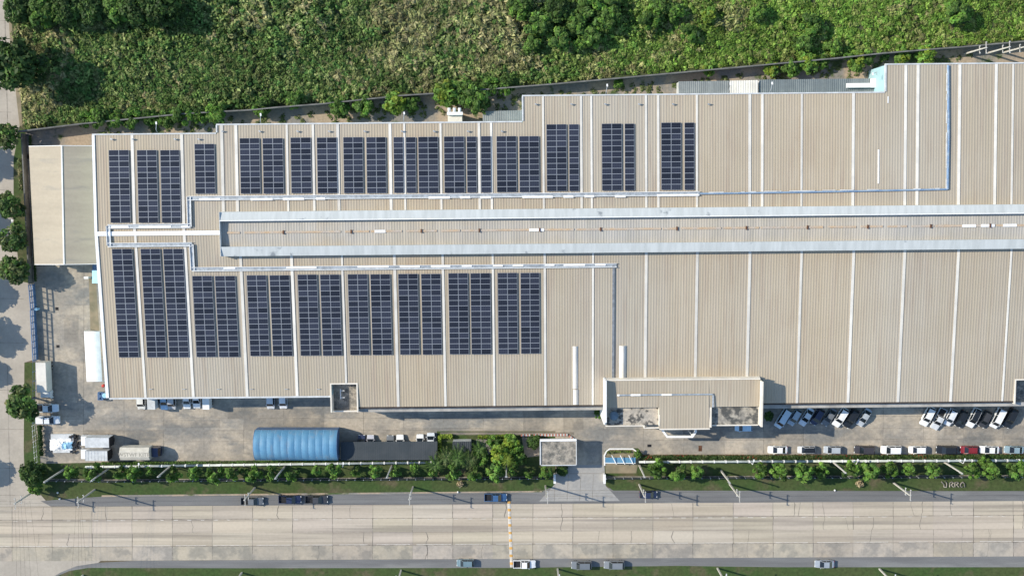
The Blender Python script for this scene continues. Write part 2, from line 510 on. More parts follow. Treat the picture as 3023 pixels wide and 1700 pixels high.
sheet('road_shoulder', [(120, 1478), (150, 1494), (300, 1494), (3200, 1477), (3200, 1449), (1810, 1447), (1800, 1440), (1620, 1440), (1600, 1451), (300, 1465)], 0.004, MAT['asphalt'])
sheet('road_shoulder', [(150, 1706), (180, 1688), (225, 1670), (290, 1660), (400, 1654), (3200, 1640), (3200, 1673), (2300, 1673), (2000, 1669), (1500, 1675), (700, 1676),
                        (260, 1675), (205, 1684), (160, 1703)], 0.014, MAT['asphalt'])
sheet('junction', [(-900, 1652), (300, 1652), (290, 1660), (225, 1670), (180, 1688), (150, 1706), (90, 2300), (-900, 2300)], 0.006, MAT['side_road'])
drv = sheet('driveway', [(1641, 1372), (1640, 1426), (1592, 1479), (1830, 1478), (1788, 1433), (1784, 1372)], 0.016, MAT['drive'])
db = MB()
for v in (1397, 1447, 1463):
    db.strip(P(1600 if v > 1430 else 1642, v), P(1810 if v > 1430 else 1783, v), 0.08, 0.026)
for u in (1640, 1678, 1715, 1752):
    db.strip(P(u, 1400), P(u - 4, 1478), 0.07, 0.026)
db.build('slab_joints', MAT['joint'], drv)['kind'] = 'structure'

# ------------------------------------------------------------------ the factory
ZR = 12.3
SLP = 0.05
O3 = P(280, 690.5, ZR)
E1 = (P(3023, 664.5, ZR) - O3); E1.z = 0; E1.normalize()
E2 = Vector((-E1.y, E1.x, 0))
TH = math.atan2(E1.y, E1.x)


def st(p):
    d = Vector((p.x - O3.x, p.y - O3.y, 0))
    return d.dot(E1), d.dot(E2)


def W(s, t, z):
    return Vector((O3.x + E1.x * s + E2.x * t, O3.y + E1.y * s + E2.y * t, z))


def zroof(t):
    return ZR - SLP * abs(t)


def R(u, v, dz=0.0):
    z = 11.0
    for _ in range(8):
        p = P(u, v, z); s, t = st(p); z = zroof(t) + dz
    return p


def RS(u, v, dz=0.0):
    return st(R(u, v, dz))


def PS(u, v, z):
    return st(P(u, v, z))


def lbox(b, s0, s1, t0, t1, z0, z1):
    q = [(s0, t0), (s1, t0), (s1, t1), (s0, t1)]
    b.hexa([W(s, t, z0) for s, t in q], [W(s, t, z1) for s, t in q])


def sbox(b, s0, s1, t0, t1, d0, d1):
    """a box lying on the roof slope"""
    q = [(s0, t0), (s1, t0), (s1, t1), (s0, t1)]
    b.hexa([W(s, t, zroof(t) + d0) for s, t in q], [W(s, t, zroof(t) + d1) for s, t in q])


fac = empty('factory_building', W(110, 0, 0))
tag(fac, 'huge long factory with tan ribbed roof, white skylight strips and a raised ridge vent', 'factory')
S0 = (RS(275, 398)[0] + RS(280, 690)[0] + RS(317, 1172)[0]) / 3
S1 = RS(640, 385)[0]; S2 = RS(1543, 330)[0]; S3 = RS(2614, 240)[0]; S4 = RS(3180, 700)[0]
SA = RS(979, 1160)[0]; SB = RS(1054, 1190)[0]; SCX = RS(2997, 1160)[0]
TN1 = RS(450, 398)[1]; TN2 = RS(1000, 367)[1]; TN3 = RS(2000, 281)[1]; TN4 = RS(2800, 191)[1]
TS1 = RS(600, 1171)[1]; TS2 = RS(1400, 1198)[1]
TREC = RS(1015, 1134)[1]; TRC2 = RS(3010, 1122)[1]
TBLK = RS(2000, 1121)[1]; SBL = RS(1787, 1160)[0]; SBR = RS(2252, 1160)[0]
JT_U = RS(1500, 618, 1.9)[1]; JT_U2 = RS(1500, 645, 1.9)[1]; JT_L2 = RS(1500, 721, 1.9)[1]; JT_L = RS(1500, 749, 1.9)[1]
SJ = RS(653, 690, 1.0)[0]
roof = MB(); RIB = 0.58


def roof_cell(b, s0, s1, t0, t1, dz=0.0, rib=True):
    t0, t1 = min(t0, t1), max(t0, t1)
    n = max(1, round((s1 - s0) / RIB)); w = (s1 - s0) / n
    for i in range(n):
        a = s0 + i * w; c = a + w
        x = (RNG.random() - 0.5) * 0.035
        k_ = math.sin(a * .31) * .5 + math.sin(a * .117 + 1.3) * .5 + math.sin(a * .047 + .6) * .6
        x += .022 * k_; y_ = .018 * math.sin(a * .083 + 2.0) + .012 * math.sin(a * .21)
        b.tint = (1 + x + y_, 1 + x, 1 + x - y_ * 1.6 + RNG.uniform(-0.015, 0.015))
        ns = max(1, round(abs(t1 - t0) / 7.5)); base = b.tint
        for j in range(ns):
            ta_, tb_ = t0 + (t1 - t0) * j / ns, t0 + (t1 - t0) * (j + 1) / ns
            f_ = 1 + .012 * (j % 2) + RNG.uniform(-.012, .012) + (RNG.choice((-.07, .05)) if RNG.random() < .012 else 0)
            b.tint = tuple(q_ * f_ for q_ in base)
            b.face(*[W(s, t, zroof(t) + dz) for s, t in ((a, ta_), (c, ta_), (c, tb_), (a, tb_))])
        b.tint = base
        if rib:
            h = 0.03; m = a + w / 2
            ps = [(m - 0.15, 0), (m - 0.07, h), (m + 0.07, h), (m + 0.15, 0)]
            for k in range(3):
                (sa, ha), (sb_, hb) = ps[k], ps[k + 1]
                b.face(W(sa, t0, zroof(t0) + dz + ha), W(sb_, t0, zroof(t0) + dz + hb), W(sb_, t1, zroof(t1) + dz + hb), W(sa, t1, zroof(t1) + dz + ha))


for (a, c, t0, t1) in [(S0, S1, 0, TN1), (S1, S2, 0, TN2), (S2, S3, 0, TN3), (S3, S4, 0, TN4),
                       (S0, SA, TS1, 0), (SA, SB, TREC, 0), (SB, SBL, TS2, 0), (SBL, SBR, TBLK, 0), (SBR, SCX, TS2, 0), (SCX, S4, TRC2, 0)]:
    roof_cell(roof, a, c, t0, t1)
roof_o = roof.build('roof', MAT['roof'], fac)
# walls
wb = MB()
wo = [(S0, TN1), (S1, TN1), (S1, TN2), (S2, TN2), (S2, TN3), (S3, TN3), (S3, TN4), (S4, TN4), (S4, TRC2), (SCX, TRC2), (SCX, TS2), (SBR, TS2), (SBR, TBLK), (SBL, TBLK), (SBL, TS2),
      (SB, TS2), (SB, TREC), (SA, TREC), (SA, TS1), (S0, TS1)]
n = len(wo)
for i in range(n):
    (sa, ta), (sb_, tb) = wo[i], wo[(i + 1) % n]
    segs = [((sa, ta), (sb_, tb))]
    if ta * tb < 0: segs = [((sa, ta), (sa, 0)), ((sb_, 0), (sb_, tb))]
    for (x0, y0), (x1, y1) in segs:
        wb.face(W(x0, y0, 0), W(x1, y1, 0), W(x1, y1, zroof(y1) - 0.06), W(x0, y0, zroof(y0) - 0.06))
wall_o = wb.build('wall', MAT['wall'], fac)
# roller doors on the yard side
for u in (345, 440, 560, 700, 830, 930):
    s = PS(u, 1170, 4)[0]
    d = MB(); lbox(d, s - 1.9, s + 1.9, TS1 - 0.06, TS1 - 0.02, 0.02, 4.2)
    d.build('roller_door', MAT['grey_white'], fac)
# gutters and verges
gb = MB()
for (a, c, t) in [(S0, S1, TN1), (S1, S2, TN2), (S2, S3, TN3), (S3, S4, TN4)]:
    gb = MB(); lbox(gb, a - 0.12, c - 0.14, t + 0.02, t + 0.3, zroof(t) - 0.32, zroof(t) + 0.12)
    gb.build('gutter', MAT['grey_white'], fac)
gb = MB()
for (s, ta, tb) in [(S1, TN1, TN2), (S2, TN2, TN3), (S3, TN3, TN4)]:
    gb = MB(); sbox(gb, s - 0.16, s + 0.16, ta + 0.33, tb, -0.3, 0.2)
    gb.build('verge_flashing', MAT['grey_white'], fac)
gb = MB()
sbox(gb, S0 - 0.14, S0 + 0.42, 0.0, TN1, -0.3, 0.22)
sbox(gb, S0 - 0.14, S0 + 0.5, TS1, 0.0, -0.3, 0.22)
gb.build('verge_flashing', MAT['white'], fac)
gb = MB()
lbox(gb, S0 + 0.52, SA - 0.32, TS1 - 0.36, TS1 - 0.01, zroof(TS1) - 0.4, zroof(TS1) + 0.1)
gb.build('gutter', MAT['grey_white'], fac)
# long canopy ledge along the yard wall
gb = MB()
tl = PS(1400, 1213, 9.3)[1]
lbox(gb, SB + 0.2, SBL - 0.6, tl, TS2 - 0.55, 9.0, 9.3)
gb.build('canopy_ledge', MAT['ledge'], fac); gb = MB()
lbox(gb, SBR + 0.2, S4, tl, TS2 - 0.55, 9.0, 9.3)
gb.build('canopy_ledge', MAT['ledge'], fac)
gb = MB()
lbox(gb, SB + 0.2, SBL - 0.6, TS2 - 0.35, TS2 - 0.01, zroof(TS2) - 0.35, zroof(TS2) + 0.03)  # gutter strip coloured as the shaded gap between eave and ledge
gb.build('gutter', MAT['gutter_gap_shade'], fac); gb = MB()
lbox(gb, SBR + 0.2, SCX, TS2 - 0.35, TS2 - 0.01, zroof(TS2) - 0.35, zroof(TS2) + 0.03)
gb.build('gutter', MAT['gutter_gap_shade'], fac)

# skylight strips
NORTH = [(394, 0), (540, 0), (657, 1), (699, 1), (849, 1), (926, 1), (999, 1), (1153, 1), (1195, 1), (1302, 1), (1415, 1), (1451, 1), (1604, 2), (1716, 2), (1746, 2), (1907, 2), (1943, 2),
         (2057, 2), (2213, 2), (2250, 2), (2366, 2), (2518, 2), (2672, 3), (2708, 3), (2831, 3), (2938, 3), (2988, 3), (3090, 3)]
for u, k in NORTH:
    te = (TN1, TN2, TN3, TN4)[k]
    vm = {0: 545, 1: 495, 2: 450, 3: 400}[k]
    s = RS(u, vm)[0]
    b = MB(); b.tint = RNG.uniform(0.86, 1.08)
    wd = RNG.choice((0.22, 0.26, 0.31))
    t0 = 0.45 if u < 645 else JT_U + 0.02
    sbox(b, s - wd, s + wd, t0, te - 0.02, 0.09, 0.125)
    b.build('skylight_strip', MAT['skylight'], fac)
SOUTH = [(415, 1, 935), (558, 1, 935), (720, 1, 960), (869, 1, 960), (1016, 3, 950), (1170, 2, 975), (1311, 2, 975), (1457, 2, 975), (1609, 2, 975), (1750, 2, 975), (1906, 4, 940), (2055, 4, 940),
         (2209, 4, 940), (2359, 2, 972), (2511, 2, 972), (2660, 2, 972), (2817, 2, 970), (2971, 2, 970), (3110, 5, 970)]
for u, k, vm in SOUTH:
    te = {1: TS1, 2: TS2, 3: TREC, 4: TBLK, 5: TRC2}[k]
    s = RS(u, vm)[0]
    b = MB(); b.tint = RNG.uniform(0.86, 1.06)
    wd = RNG.choice((0.22, 0.26, 0.3))
    t0 = -0.45 if u < 645 else JT_L - 0.02
    sbox(b, s - wd, s + wd, te + 0.02, t0, 0.09, 0.125)
    b.build('skylight_strip', MAT['skylight'], fac)
# white ridge cap between the end wall and the ridge vent
b = MB()
for sg in (-1, 1):
    q = [(S0, 0.0), (SJ - 0.1, 0.0), (SJ - 0.1, 0.46 * sg), (S0, 0.46 * sg)]
    if sg < 0: q = q[::-1]
    b.hexa([W(s, t, zroof(t) + 0.08) for s, t in q], [W(s, t, zroof(t) + 0.2) for s, t in q])
b.build('ridge_cap', MAT['white'], fac)
# raised ridge vent: two long hoods, end wall, raised sheeting between
rv = empty('ridge_vent', (0, 0, 0)); rv.parent = fac
rv.location = (0, 0, 0)
FB = fac.matrix_basis.translation


def fbuild(b, name, mat):
    o = link(name, b.mesh(name, mat, FB), rv)
    return o


for (ta, tb, tag_) in ((JT_U2, JT_U, 1), (JT_L, JT_L2, -1)):
    b = MB()
    nseg = 330
    for i in range(nseg):
        a = SJ + (S4 - SJ) * i / nseg; c = SJ + (S4 - SJ) * (i + 1) / nseg
        x = RNG.uniform(-0.035, 0.035); b.tint = 1 + x
        zo, zi = (1.75, 2.05)
        to, ti = (tb, ta) if tag_ > 0 else (ta, tb)
        b.face(W(a, to, ZR - 0.3 + zo), W(c, to, ZR - 0.3 + zo), W(c, ti, ZR - 0.3 + zi), W(a, ti, ZR - 0.3 + zi)) if tag_ < 0 else \
            b.face(W(a, ti, ZR - 0.3 + zi), W(c, ti, ZR - 0.3 + zi), W(c, to, ZR - 0.3 + zo), W(a, to, ZR - 0.3 + zo))
    b.tint = 0.9
    for (t, z) in ((to, 1.75), (ti, 2.05)):
        b.face(W(SJ, t, ZR - 0.8), W(S4, t, ZR - 0.8), W(S4, t, ZR - 0.3 + z), W(SJ, t, ZR - 0.3 + z))
    b.face(W(SJ, to, ZR - 0.8), W(SJ, ti, ZR - 0.8), W(SJ, ti, ZR + 1.75), W(SJ, to, ZR + 1.45))
    fbuild(b, 'vent_hood', MAT['vent'])
    b = MB()
    tt = ta if tag_ > 0 else tb
    lbox(b, SJ, S4, tt - 0.02, tt + 0.14, ZR + 1.755, ZR + 1.82) if tag_ > 0 else None
    if tag_ > 0: fbuild(b, 'edge_flashing', MAT['white'])
b = MB(); lbox(b, SJ - 0.12, SJ - 0.005, JT_L, JT_U, ZR - 0.5, ZR + 1.82)
fbuild(b, 'end_wall', MAT['grey_white'])
b = MB(); ZV = 0.75
for (t0, t1) in ((JT_L2 - 0.05, 0), (0, JT_U2 + 0.05)):
    roof_cell(b, SJ, S4, t0, t1, ZV)
fbuild(b, 'vent_roof', MAT['roof_old'])
b = MB()
sr = SJ + 1.2
while sr < S4:
    L_ = RNG.uniform(2, 7)
    lbox(b, sr, min(sr + L_, S4), -0.17 - RNG.uniform(0, 0.06), 0.17 + RNG.uniform(0, 0.06), ZR + ZV + 0.05, ZR + ZV + 0.13)
    sr += L_ + RNG.choice((0, 0, 0.4, 1.0))
fbuild(b, 'ridge_strip', MAT['stain'])
for u in (837, 1037, 1244, 1415, 1593, 1773, 1998, 2203, 2383, 2561, 2747, 2922):
    v = 686 - (u - 653) * 0.0087
    s, t = st(P(u, v, ZR + ZV))
    b = MB(); lbox(b, s - 0.16, s + 0.16, -0.4, 0.4, ZR + ZV + 0.13, ZR + ZV + 0.3)
    fbuild(b, 'ridge_bracket', MAT['rust'])
for (u0, u1) in ((1106, 1138), (1562, 1606), (2840, 2880), (2895, 2935), (2960, 3000)):
    s0, t = st(P(u0, 681 - (u0 - 1106) * 0.008, ZR + ZV)); s1 = st(P(u1, 681, ZR + ZV))[0]
    b = MB(); lbox(b, s0, s1, -0.3, 0.3, ZR + ZV + 0.135, ZR + ZV + 0.17)
    fbuild(b, 'patch_sheet', MAT['white'])

# cable trays with pale cover plates running round the solar arrays
tray = MB(); rail = MB()


def run(u0, v0, u1, v1, w=0.75, rails=True, b=None):
    a = R(u0, v0, 0.2); c = R(u1, v1, 0.2)
    s0, t0 = st(a); s1, t1 = st(c)
    if abs(s1 - s0) > abs(t1 - t0):
        t = (t0 + t1) / 2
        x0, x1 = min(s0, s1), max(s0, s1)
        sbox(b or tray, x0 - w / 2, x1 + w / 2, t - w / 2, t + w / 2, 0.16, 0.26)
        if rails:
            for o in (-w / 2 - 0.06, w / 2 - 0.02): sbox(rail, x0 - w / 2, x1 + w / 2, t + o, t + o + 0.1, 0.26, 0.5)
    else:
        s = (s0 + s1) / 2
        y0, y1 = min(t0, t1), max(t0, t1)
        sbox(b or tray, s - w / 2, s + w / 2, y0 - w / 2, y1 + w / 2, 0.161, 0.261)
        if rails:
            for o in (-w / 2 - 0.06, w / 2 - 0.02): sbox(rail, s + o, s + o + 0.1, y0 - w / 2, y1 + w / 2, 0.26, 0.5)


run(560, 583, 2060, 574); run(559, 586, 559, 664); run(559, 667, 324, 668); run(321, 672, 321, 720); run(324, 723, 562, 722); run(566, 726, 569, 792); run(572, 795, 1815, 783)
ct = tray.build('cable_walkway', MAT['walkway'], fac)
link('handrail', rail.mesh('handrail', MAT['white'], FB), ct)
b2 = MB(); run(1810, 788, 1811, 1116, 0.5, False, b2); run(1826, 1165, 1830, 1165, 0.3, False, b2)
b2.build('cable_walkway', MAT['galv_dull'], fac)
for (u0, u1, v) in [(588, 650, 586), (740, 805, 586), (835, 898, 585), (933, 960, 584), (1265, 1328, 581), (1358, 1388, 580), (1418, 1450, 580), (1542, 1632, 579), (1663, 1693, 578), (1725, 1754, 577),
                    (1815, 1847, 577), (1940, 2062, 574), (325, 380, 671), (410, 505, 671), (535, 560, 671), (660, 695, 792), (845, 935, 791), (1055, 1148, 788), (1180, 1240, 788), (1272, 1330, 787), (1363, 1393, 786),
                    (1455, 1485, 785), (1513, 1545, 784), (1608, 1637, 783), (1664, 1728, 783), (1757, 1788, 782)]:
    s0, t = RS(u0, v + (3 if v < 600 else -1), 0.3); s1 = RS(u1, v, 0.3)[0]
    b = MB(); sbox(b, s0, s1, t - 0.24, t + 0.24, 0.28, 0.36)
    link('cover_plate', b.mesh('cover_plate', MAT['white'], FB), ct)
# blue-grey drain pipe
b = MB()
pts = [R(2066, 572, 0.25), R(2400, 567, 0.25), R(2797, 559, 0.25), R(2800, 400, 0.25), R(2799, 193, 0.25)]
for i in range(4):
    b.tube([pts[i], pts[i + 1]], 0.2 if i < 2 else 0.26, 6)
b.build('roof_pipe', MAT['pipe_blue'], fac)
b = MB()
for i in range(26):
    t = RNG.random(); p = pts[2].lerp(pts[4], t)
    b.box((p.x - 0.3, p.y, p.z + 0.12), (0.22, RNG.uniform(0.5, 2.6), 0.12), TH)
for i in range(22):
    t = RNG.random(); p = pts[0].lerp(pts[2], t)
    b.box((p.x, p.y + 0.22, p.z + 0.12), (RNG.uniform(0.6, 3.5), 0.2, 0.12), TH)
b.build('pipe_lagging', MAT['grey_white'], fac)
# white translucent panels and roof ducts
for (u0, v0, u1, v1, h) in [(1691, 1022, 1706, 1148, 0.25), (1692, 1150, 1708, 1194, 0.3), (1828, 1021, 1850, 1119, 0.5)]:
    s0, t0 = RS(u0, v1, h); s1, t1 = RS(u1, v0, h)
    b = MB(); b.tint = 0.98
    n_ = 6
    secs = []
    for t in (t0, t1):
        secs.append([W(s0 + (s1 - s0) * k / n_, t, zroof(t) + 0.09 + h * math.sin(math.pi * k / n_)) for k in range(n_ + 1)] + [W(s1, t, zroof(t) + 0.02), W(s0, t, zroof(t) + 0.02)])
    b.loft(secs)
    b.build('roof_duct', MAT['skylight'], fac)
b = MB()
s0, t0 = RS(2592, 542); s1, t1 = RS(2597, 442)
sbox(b, s0 - 0.13, s0 + 0.2, t0, t1, 0.088, 0.12)
b.build('patch_sheet', MAT['white'], fac); b = MB()
s0, t0 = RS(2621, 305); sbox(b, s0 - 0.12, s0 + 0.12, t0, t0 + 1.4, 0.088, 0.12)
b.build('patch_sheet', MAT['white'], fac)
# small anchor brackets behind the gutters
for u in (333, 395, 520, 590, 660, 770, 882, 975, 1080, 1190, 1285, 1385, 1485, 1585, 1690, 1790, 1890, 1990, 2095):
    v = 412 if u < 600 else (389 if u < 1545 else 309)
    p = R(u, v, 0.15)
    b = MB(); b.box((p.x, p.y, p.z + 0.15), (0.5, 0.09, 0.34), TH + 0.5); b.box((p.x - 0.3, p.y + 0.1, p.z + 0.1), (0.3, 0.25, 0.2), TH)
    b.build('roof_anchor', MAT['galv'], fac)
for u in (445, 543, 645, 742, 845, 940):
    p = R(u, 1148, 0.12)
    b = MB(); b.box((p.x, p.y, p.z + 0.08), (0.7, 0.1, 0.2), TH)
    b.build('roof_anchor', MAT['galv'], fac)

# recessed roof terrace by the yard
tz = zroof(TREC)
for (sa, sb_, ts, tn, zf, zp, nm) in [(SA, SB, PS(1015, 1213, 9.4)[1], TREC, 8.2, tz + 0.12, 0), (SCX, S4, TS2 - 0.6, TRC2, 8.2, zroof(TRC2) + 0.12, 1)]:
    b = MB(); lbox(b, sa, sb_, ts, tn, zf - 0.3, zf)
    b.build('terrace_floor', MAT['concrete'], fac)
    b = MB()
    lbox(b, sa - 0.28, sa, ts, tn, zf - 0.3, zp); lbox(b, sb_, sb_ + 0.28, ts, tn, zf - 0.3, zp)
    lbox(b, sa - 0.28, sb_ + 0.28, tn, tn + 0.28, zf - 0.3, zp)
    lbox(b, sa - 0.28, sb_ + 0.28, ts - 0.25, ts, zf - 0.3, zf + 0.9)
    lbox(b, sa - 0.2, sb_ + 0.2, ts + 0.02, ts + 0.2, 0.0, zf - 0.3)
    b.build('parapet', MAT['cream'], fac)
p0 = P(1006, 1162, 8.8); s_, t_ = st(p0)
b = MB()
b.tube([W(s_, t_ - 1.1, 9.1), W(s_, t_ + 1.1, 9.1)], 0.1, 6)
for dt in (-0.8, 0.75):
    b.tube([W(s_, t_ + dt, 9.1), W(s_ + 0.9, t_ + dt, 9.1)], 0.08, 6)
b.build('white_pipe', MAT['white'], fac)

# entrance block standing over the roof edge
blk = empty('entrance_block', W((SBL + SBR) / 2, TS2, 0))
tag(blk, 'tan-roofed entrance block with white parapets and stained flat decks breaking the factory roof edge', 'building')
ZP = 14.8; ZD = 12.95; ZT = 12.0
bs0 = PS(1786, 1180, ZP)[0]; bs1 = PS(2253, 1180, ZP)[0]
bt1 = PS(2000, 1122, ZP)[1]
tdk = PS(1950, 1202, ZD)[1]
tb0 = PS(1870, 1254, ZT)[1]; tb1 = PS(2030, 1263, ZD - 0.3)[1]; tb2 = PS(2200, 1252, ZT)[1]
sc0 = PS(1948, 1230, ZD)[0]; sc1 = PS(2096, 1230, ZD)[0]
b = MB()
n_ = round((bs1 - bs0 - 0.8) / 0.6)
for i in range(n_):
    a = bs0 + 0.4 + (bs1 - bs0 - 0.8) * i / n_; c = bs0 + 0.4 + (bs1 - bs0 - 0.8) * (i + 1) / n_
    lo_t = tb1 if sc0 < (a + c) / 2 < sc1 else tdk
    b.tint = 1 + RNG.uniform(-0.03, 0.03)
    b.face(W(a, lo_t, ZD), W(c, lo_t, ZD), W(c, bt1 - 0.2, ZD + 0.35), W(a, bt1 - 0.2, ZD + 0.35))
    m = (a + c) / 2
    zz = lambda t: ZD + 0.35 * (t - lo_t) / (bt1 - 0.2 - lo_t)
    for k, (x0, h0, x1, h1) in enumerate([(-0.1, 0, -0.05, 0.03), (-0.05, 0.03, 0.05, 0.03), (0.05, 0.03, 0.1, 0)]):
        b.face(W(m + x0, lo_t, ZD + h0), W(m + x1, lo_t, ZD + h1), W(m + x1, bt1 - 0.2, ZD + 0.35 + h1), W(m + x0, bt1 - 0.2, ZD + 0.35 + h0))
b.build('roof', MAT['roof'], blk)
b = MB()
lbox(b, bs0 + 0.4, sc0, tb0, tdk - 0.01, ZT - 0.3, ZT); b.build('roof_deck', MAT['deck'], blk)
b = MB()
lbox(b, sc1, bs1 - 0.35, tb2, tdk - 0.01, ZT - 0.3, ZT); b.build('roof_deck', MAT['deck_black'], blk)
b = MB()   # walls below
lbox(b, bs0 + 0.02, sc0, tb0 + 0.05, bt1 - 0.06, 0, ZT - 0.31)
lbox(b, sc0 + 0.01, sc1 - 0.01, tb1 + 0.1, bt1 - 0.06, 0, ZD - 0.05)
lbox(b, sc1, bs1 - 0.02, tb2 + 0.05, bt1 - 0.06, 0, ZT - 0.31)
lbox(b, bs0 + 0.4, sc0, tdk, bt1 - 0.3, ZT, ZD - 0.02); lbox(b, sc1, bs1 - 0.4, tdk, bt1 - 0.3, ZT, ZD - 0.02)
b.build('wall', MAT['cream'], blk)
b = MB()
tpl = PS(1790, 1253, ZT + 0.6)[1]
for (sa, sb_) in ((bs0, bs0 + 0.36),):
    poly = [(bt1, ZP), (tpl + 1.0, ZP), (tpl, ZT + 0.9), (tpl, 0), (bt1, 0)]
    f0 = [W(sa, t, z) for t, z in poly]; f1 = [W(sb_, t, z) for t, z in poly]
    b.add(f0 + f1, [(0, 1, 2, 3, 4), (9, 8, 7, 6, 5)] + [(i, 5 + i, 5 + (i + 1) % 5, (i + 1) % 5) for i in range(5)])
b.build('parapet', MAT['white'], blk)
b = MB()
poly = [(bt1 - 0.5, ZP), (bt1 - 0.9, ZP + 0.1), (tb2, ZP - 0.1), (tb2, 0), (bt1 - 0.5, 0)]
sa, sb_ = bs1 - 0.35, bs1
f0 = [W(sa, t, z) for t, z in poly]; f1 = [W(sb_, t, z) for t, z in poly]
b.add(f0 + f1, [(0, 1, 2, 3, 4), (9, 8, 7, 6, 5)] + [(i, 5 + i, 5 + (i + 1) % 5, (i + 1) % 5) for i in range(5)])
b.build('parapet', MAT['cream'], blk)
b = MB(); lbox(b, bs0 + 0.37, bs1 - 0.36, bt1 - 0.25, bt1, ZD - 0.5, ZD + 0.55)
b.build('parapet', MAT['cream'], blk)
b = MB()
lbox(b, bs0 + 0.37, sc0 - 3.5, tb0 - 0.22, tb0, ZT - 0.3, ZT + 0.35)
lbox(b, sc0 - 3.4, sc0, tb0 - 0.75, tb0 - 0.5, ZT - 0.3, ZT + 0.3)
lbox(b, sc0 - 3.5, sc0 - 3.2, tb0 - 0.5, tb0, ZT - 0.3, ZT + 0.5)
lbox(b, sc0 - 0.2, sc0 - 0.01, tb0, tdk - 0.02, ZT, ZD + 0.1)
lbox(b, sc1 + 0.01, sc1 + 0.3, tb2 - 0.35, tdk - 0.02, ZT - 0.3, ZD + 0.25)
lbox(b, sc1 + 0.31, bs1 - 0.36, tb2 - 0.25, tb2, ZT - 0.3, ZT + 0.25)
lbox(b, sc0, sc1, tb1 - 0.28, tb1, ZD - 0.6, ZD + 0.06)
b.build('deck_kerb', MAT['cream'], blk)
for zz_ in (1.6, 5.4, 8.6):
    for (sa_, sb_, tt_) in ((bs0 + 1.5, sc0 - 1.0, tb0 + .05), (sc1 + 1.0, bs1 - 1.5, tb2 + .05)):
        for k in range(3):
            x_ = sa_ + (sb_ - sa_) * (k + .5) / 3
            b = MB(); lbox(b, x_ - 1.1, x_ + 1.1, tt_ - .06, tt_ - .005, zz_, zz_ + 1.5); b.build('window', MAT['glass'], blk)
for k in range(14):
    x_ = SBR + 6 + k * 4.2
    if x_ < SCX - 2:
        b = MB(); lbox(b, x_ - 1.1, x_ + 1.1, TS2 - .06, TS2 - .01, 4.6, 5.9); b.build('window', MAT['glass'], fac)
b = MB(); lbox(b, (sc0 + sc1) / 2 - 2.2, (sc0 + sc1) / 2 + 2.2, tb1 + .03, tb1 + .09, 0.02, 2.8); b.build('entrance_door', MAT['glass'], blk)
# curved porch below
b = MB()
zq = 5.0
ring = [PS(u, v, zq) for u, v in [(1956, 1262), (1957, 1272), (1970, 1289), (2044, 1289), (2054, 1275), (2054, 1262)]]
for i in range(len(ring) - 1):
    (sa, ta), (sb_, tb) = ring[i], ring[i + 1]
    a = W(sa, ta, 0); c = W(sb_, tb, 0); d = (c - a).normalized() * 0.12; nn = Vector((-d.y, d.x, 0)).normalized() * 0.22
    a -= d; c += d
    q = [a - nn, c - nn, c + nn, a + nn]
    z0 = zq - 0.7 + i * 0.003
    b.hexa([(p.x, p.y, z0) for p in q], [(p.x, p.y, zq + i * 0.003) for p in q])
b.build('porch_canopy', MAT['white'], blk)
b = MB()
for (s, t) in (ring[2], ring[3]):
    p = W(s, t + 0.3, 0); b.tube([(p.x, p.y, 0), (p.x, p.y, zq - 0.71)], 0.16, 8)
b.build('porch_column', MAT['white'], blk)
b = MB()
ta = PS(1900, 1165, ZD + 0.4)[1]
sa = PS(1822, 1165, ZD + 0.4)[0]; sb_ = PS(2105, 1165, ZD + 0.4)[0]
lbox(b, sa, sb_, ta - 0.17, ta + 0.17, ZD + 0.42, ZD + 0.5); lbox(b, sb_ - 0.17, sb_ + 0.17, tdk, ta - 0.18, ZD + 0.42, ZD + 0.5)
trayo = b.build('cable_tray', MAT['walkway'], blk)
for (u0, u1) in ((1822, 1829), (1862, 1891), (1953, 1983)):
    b = MB(); lbox(b, PS(u0, 1165, ZD + .5)[0], PS(u1, 1165, ZD + .5)[0], ta - 0.2, ta + 0.2, ZD + 0.505, ZD + 0.56)
    b.build('cover_plate', MAT['white'], trayo)
b = MB(); p = P(1813, 1228, ZT + .8)
secs = [(0, 1.0), (0.7, 1.0), (0.85, 0.6), (0.88, 0.01)]
b.sm = True
b.loft([[(p.x + r * math.cos(k * math.pi / 10), p.y + r * math.sin(k * math.pi / 10), ZT + 0.01 + h) for k in range(20)] for h, r in secs])
tag(b.build('water_tank', MAT['tank']), 'round dark blue-grey water tank in the shaded corner of the entrance block deck', 'water tank')

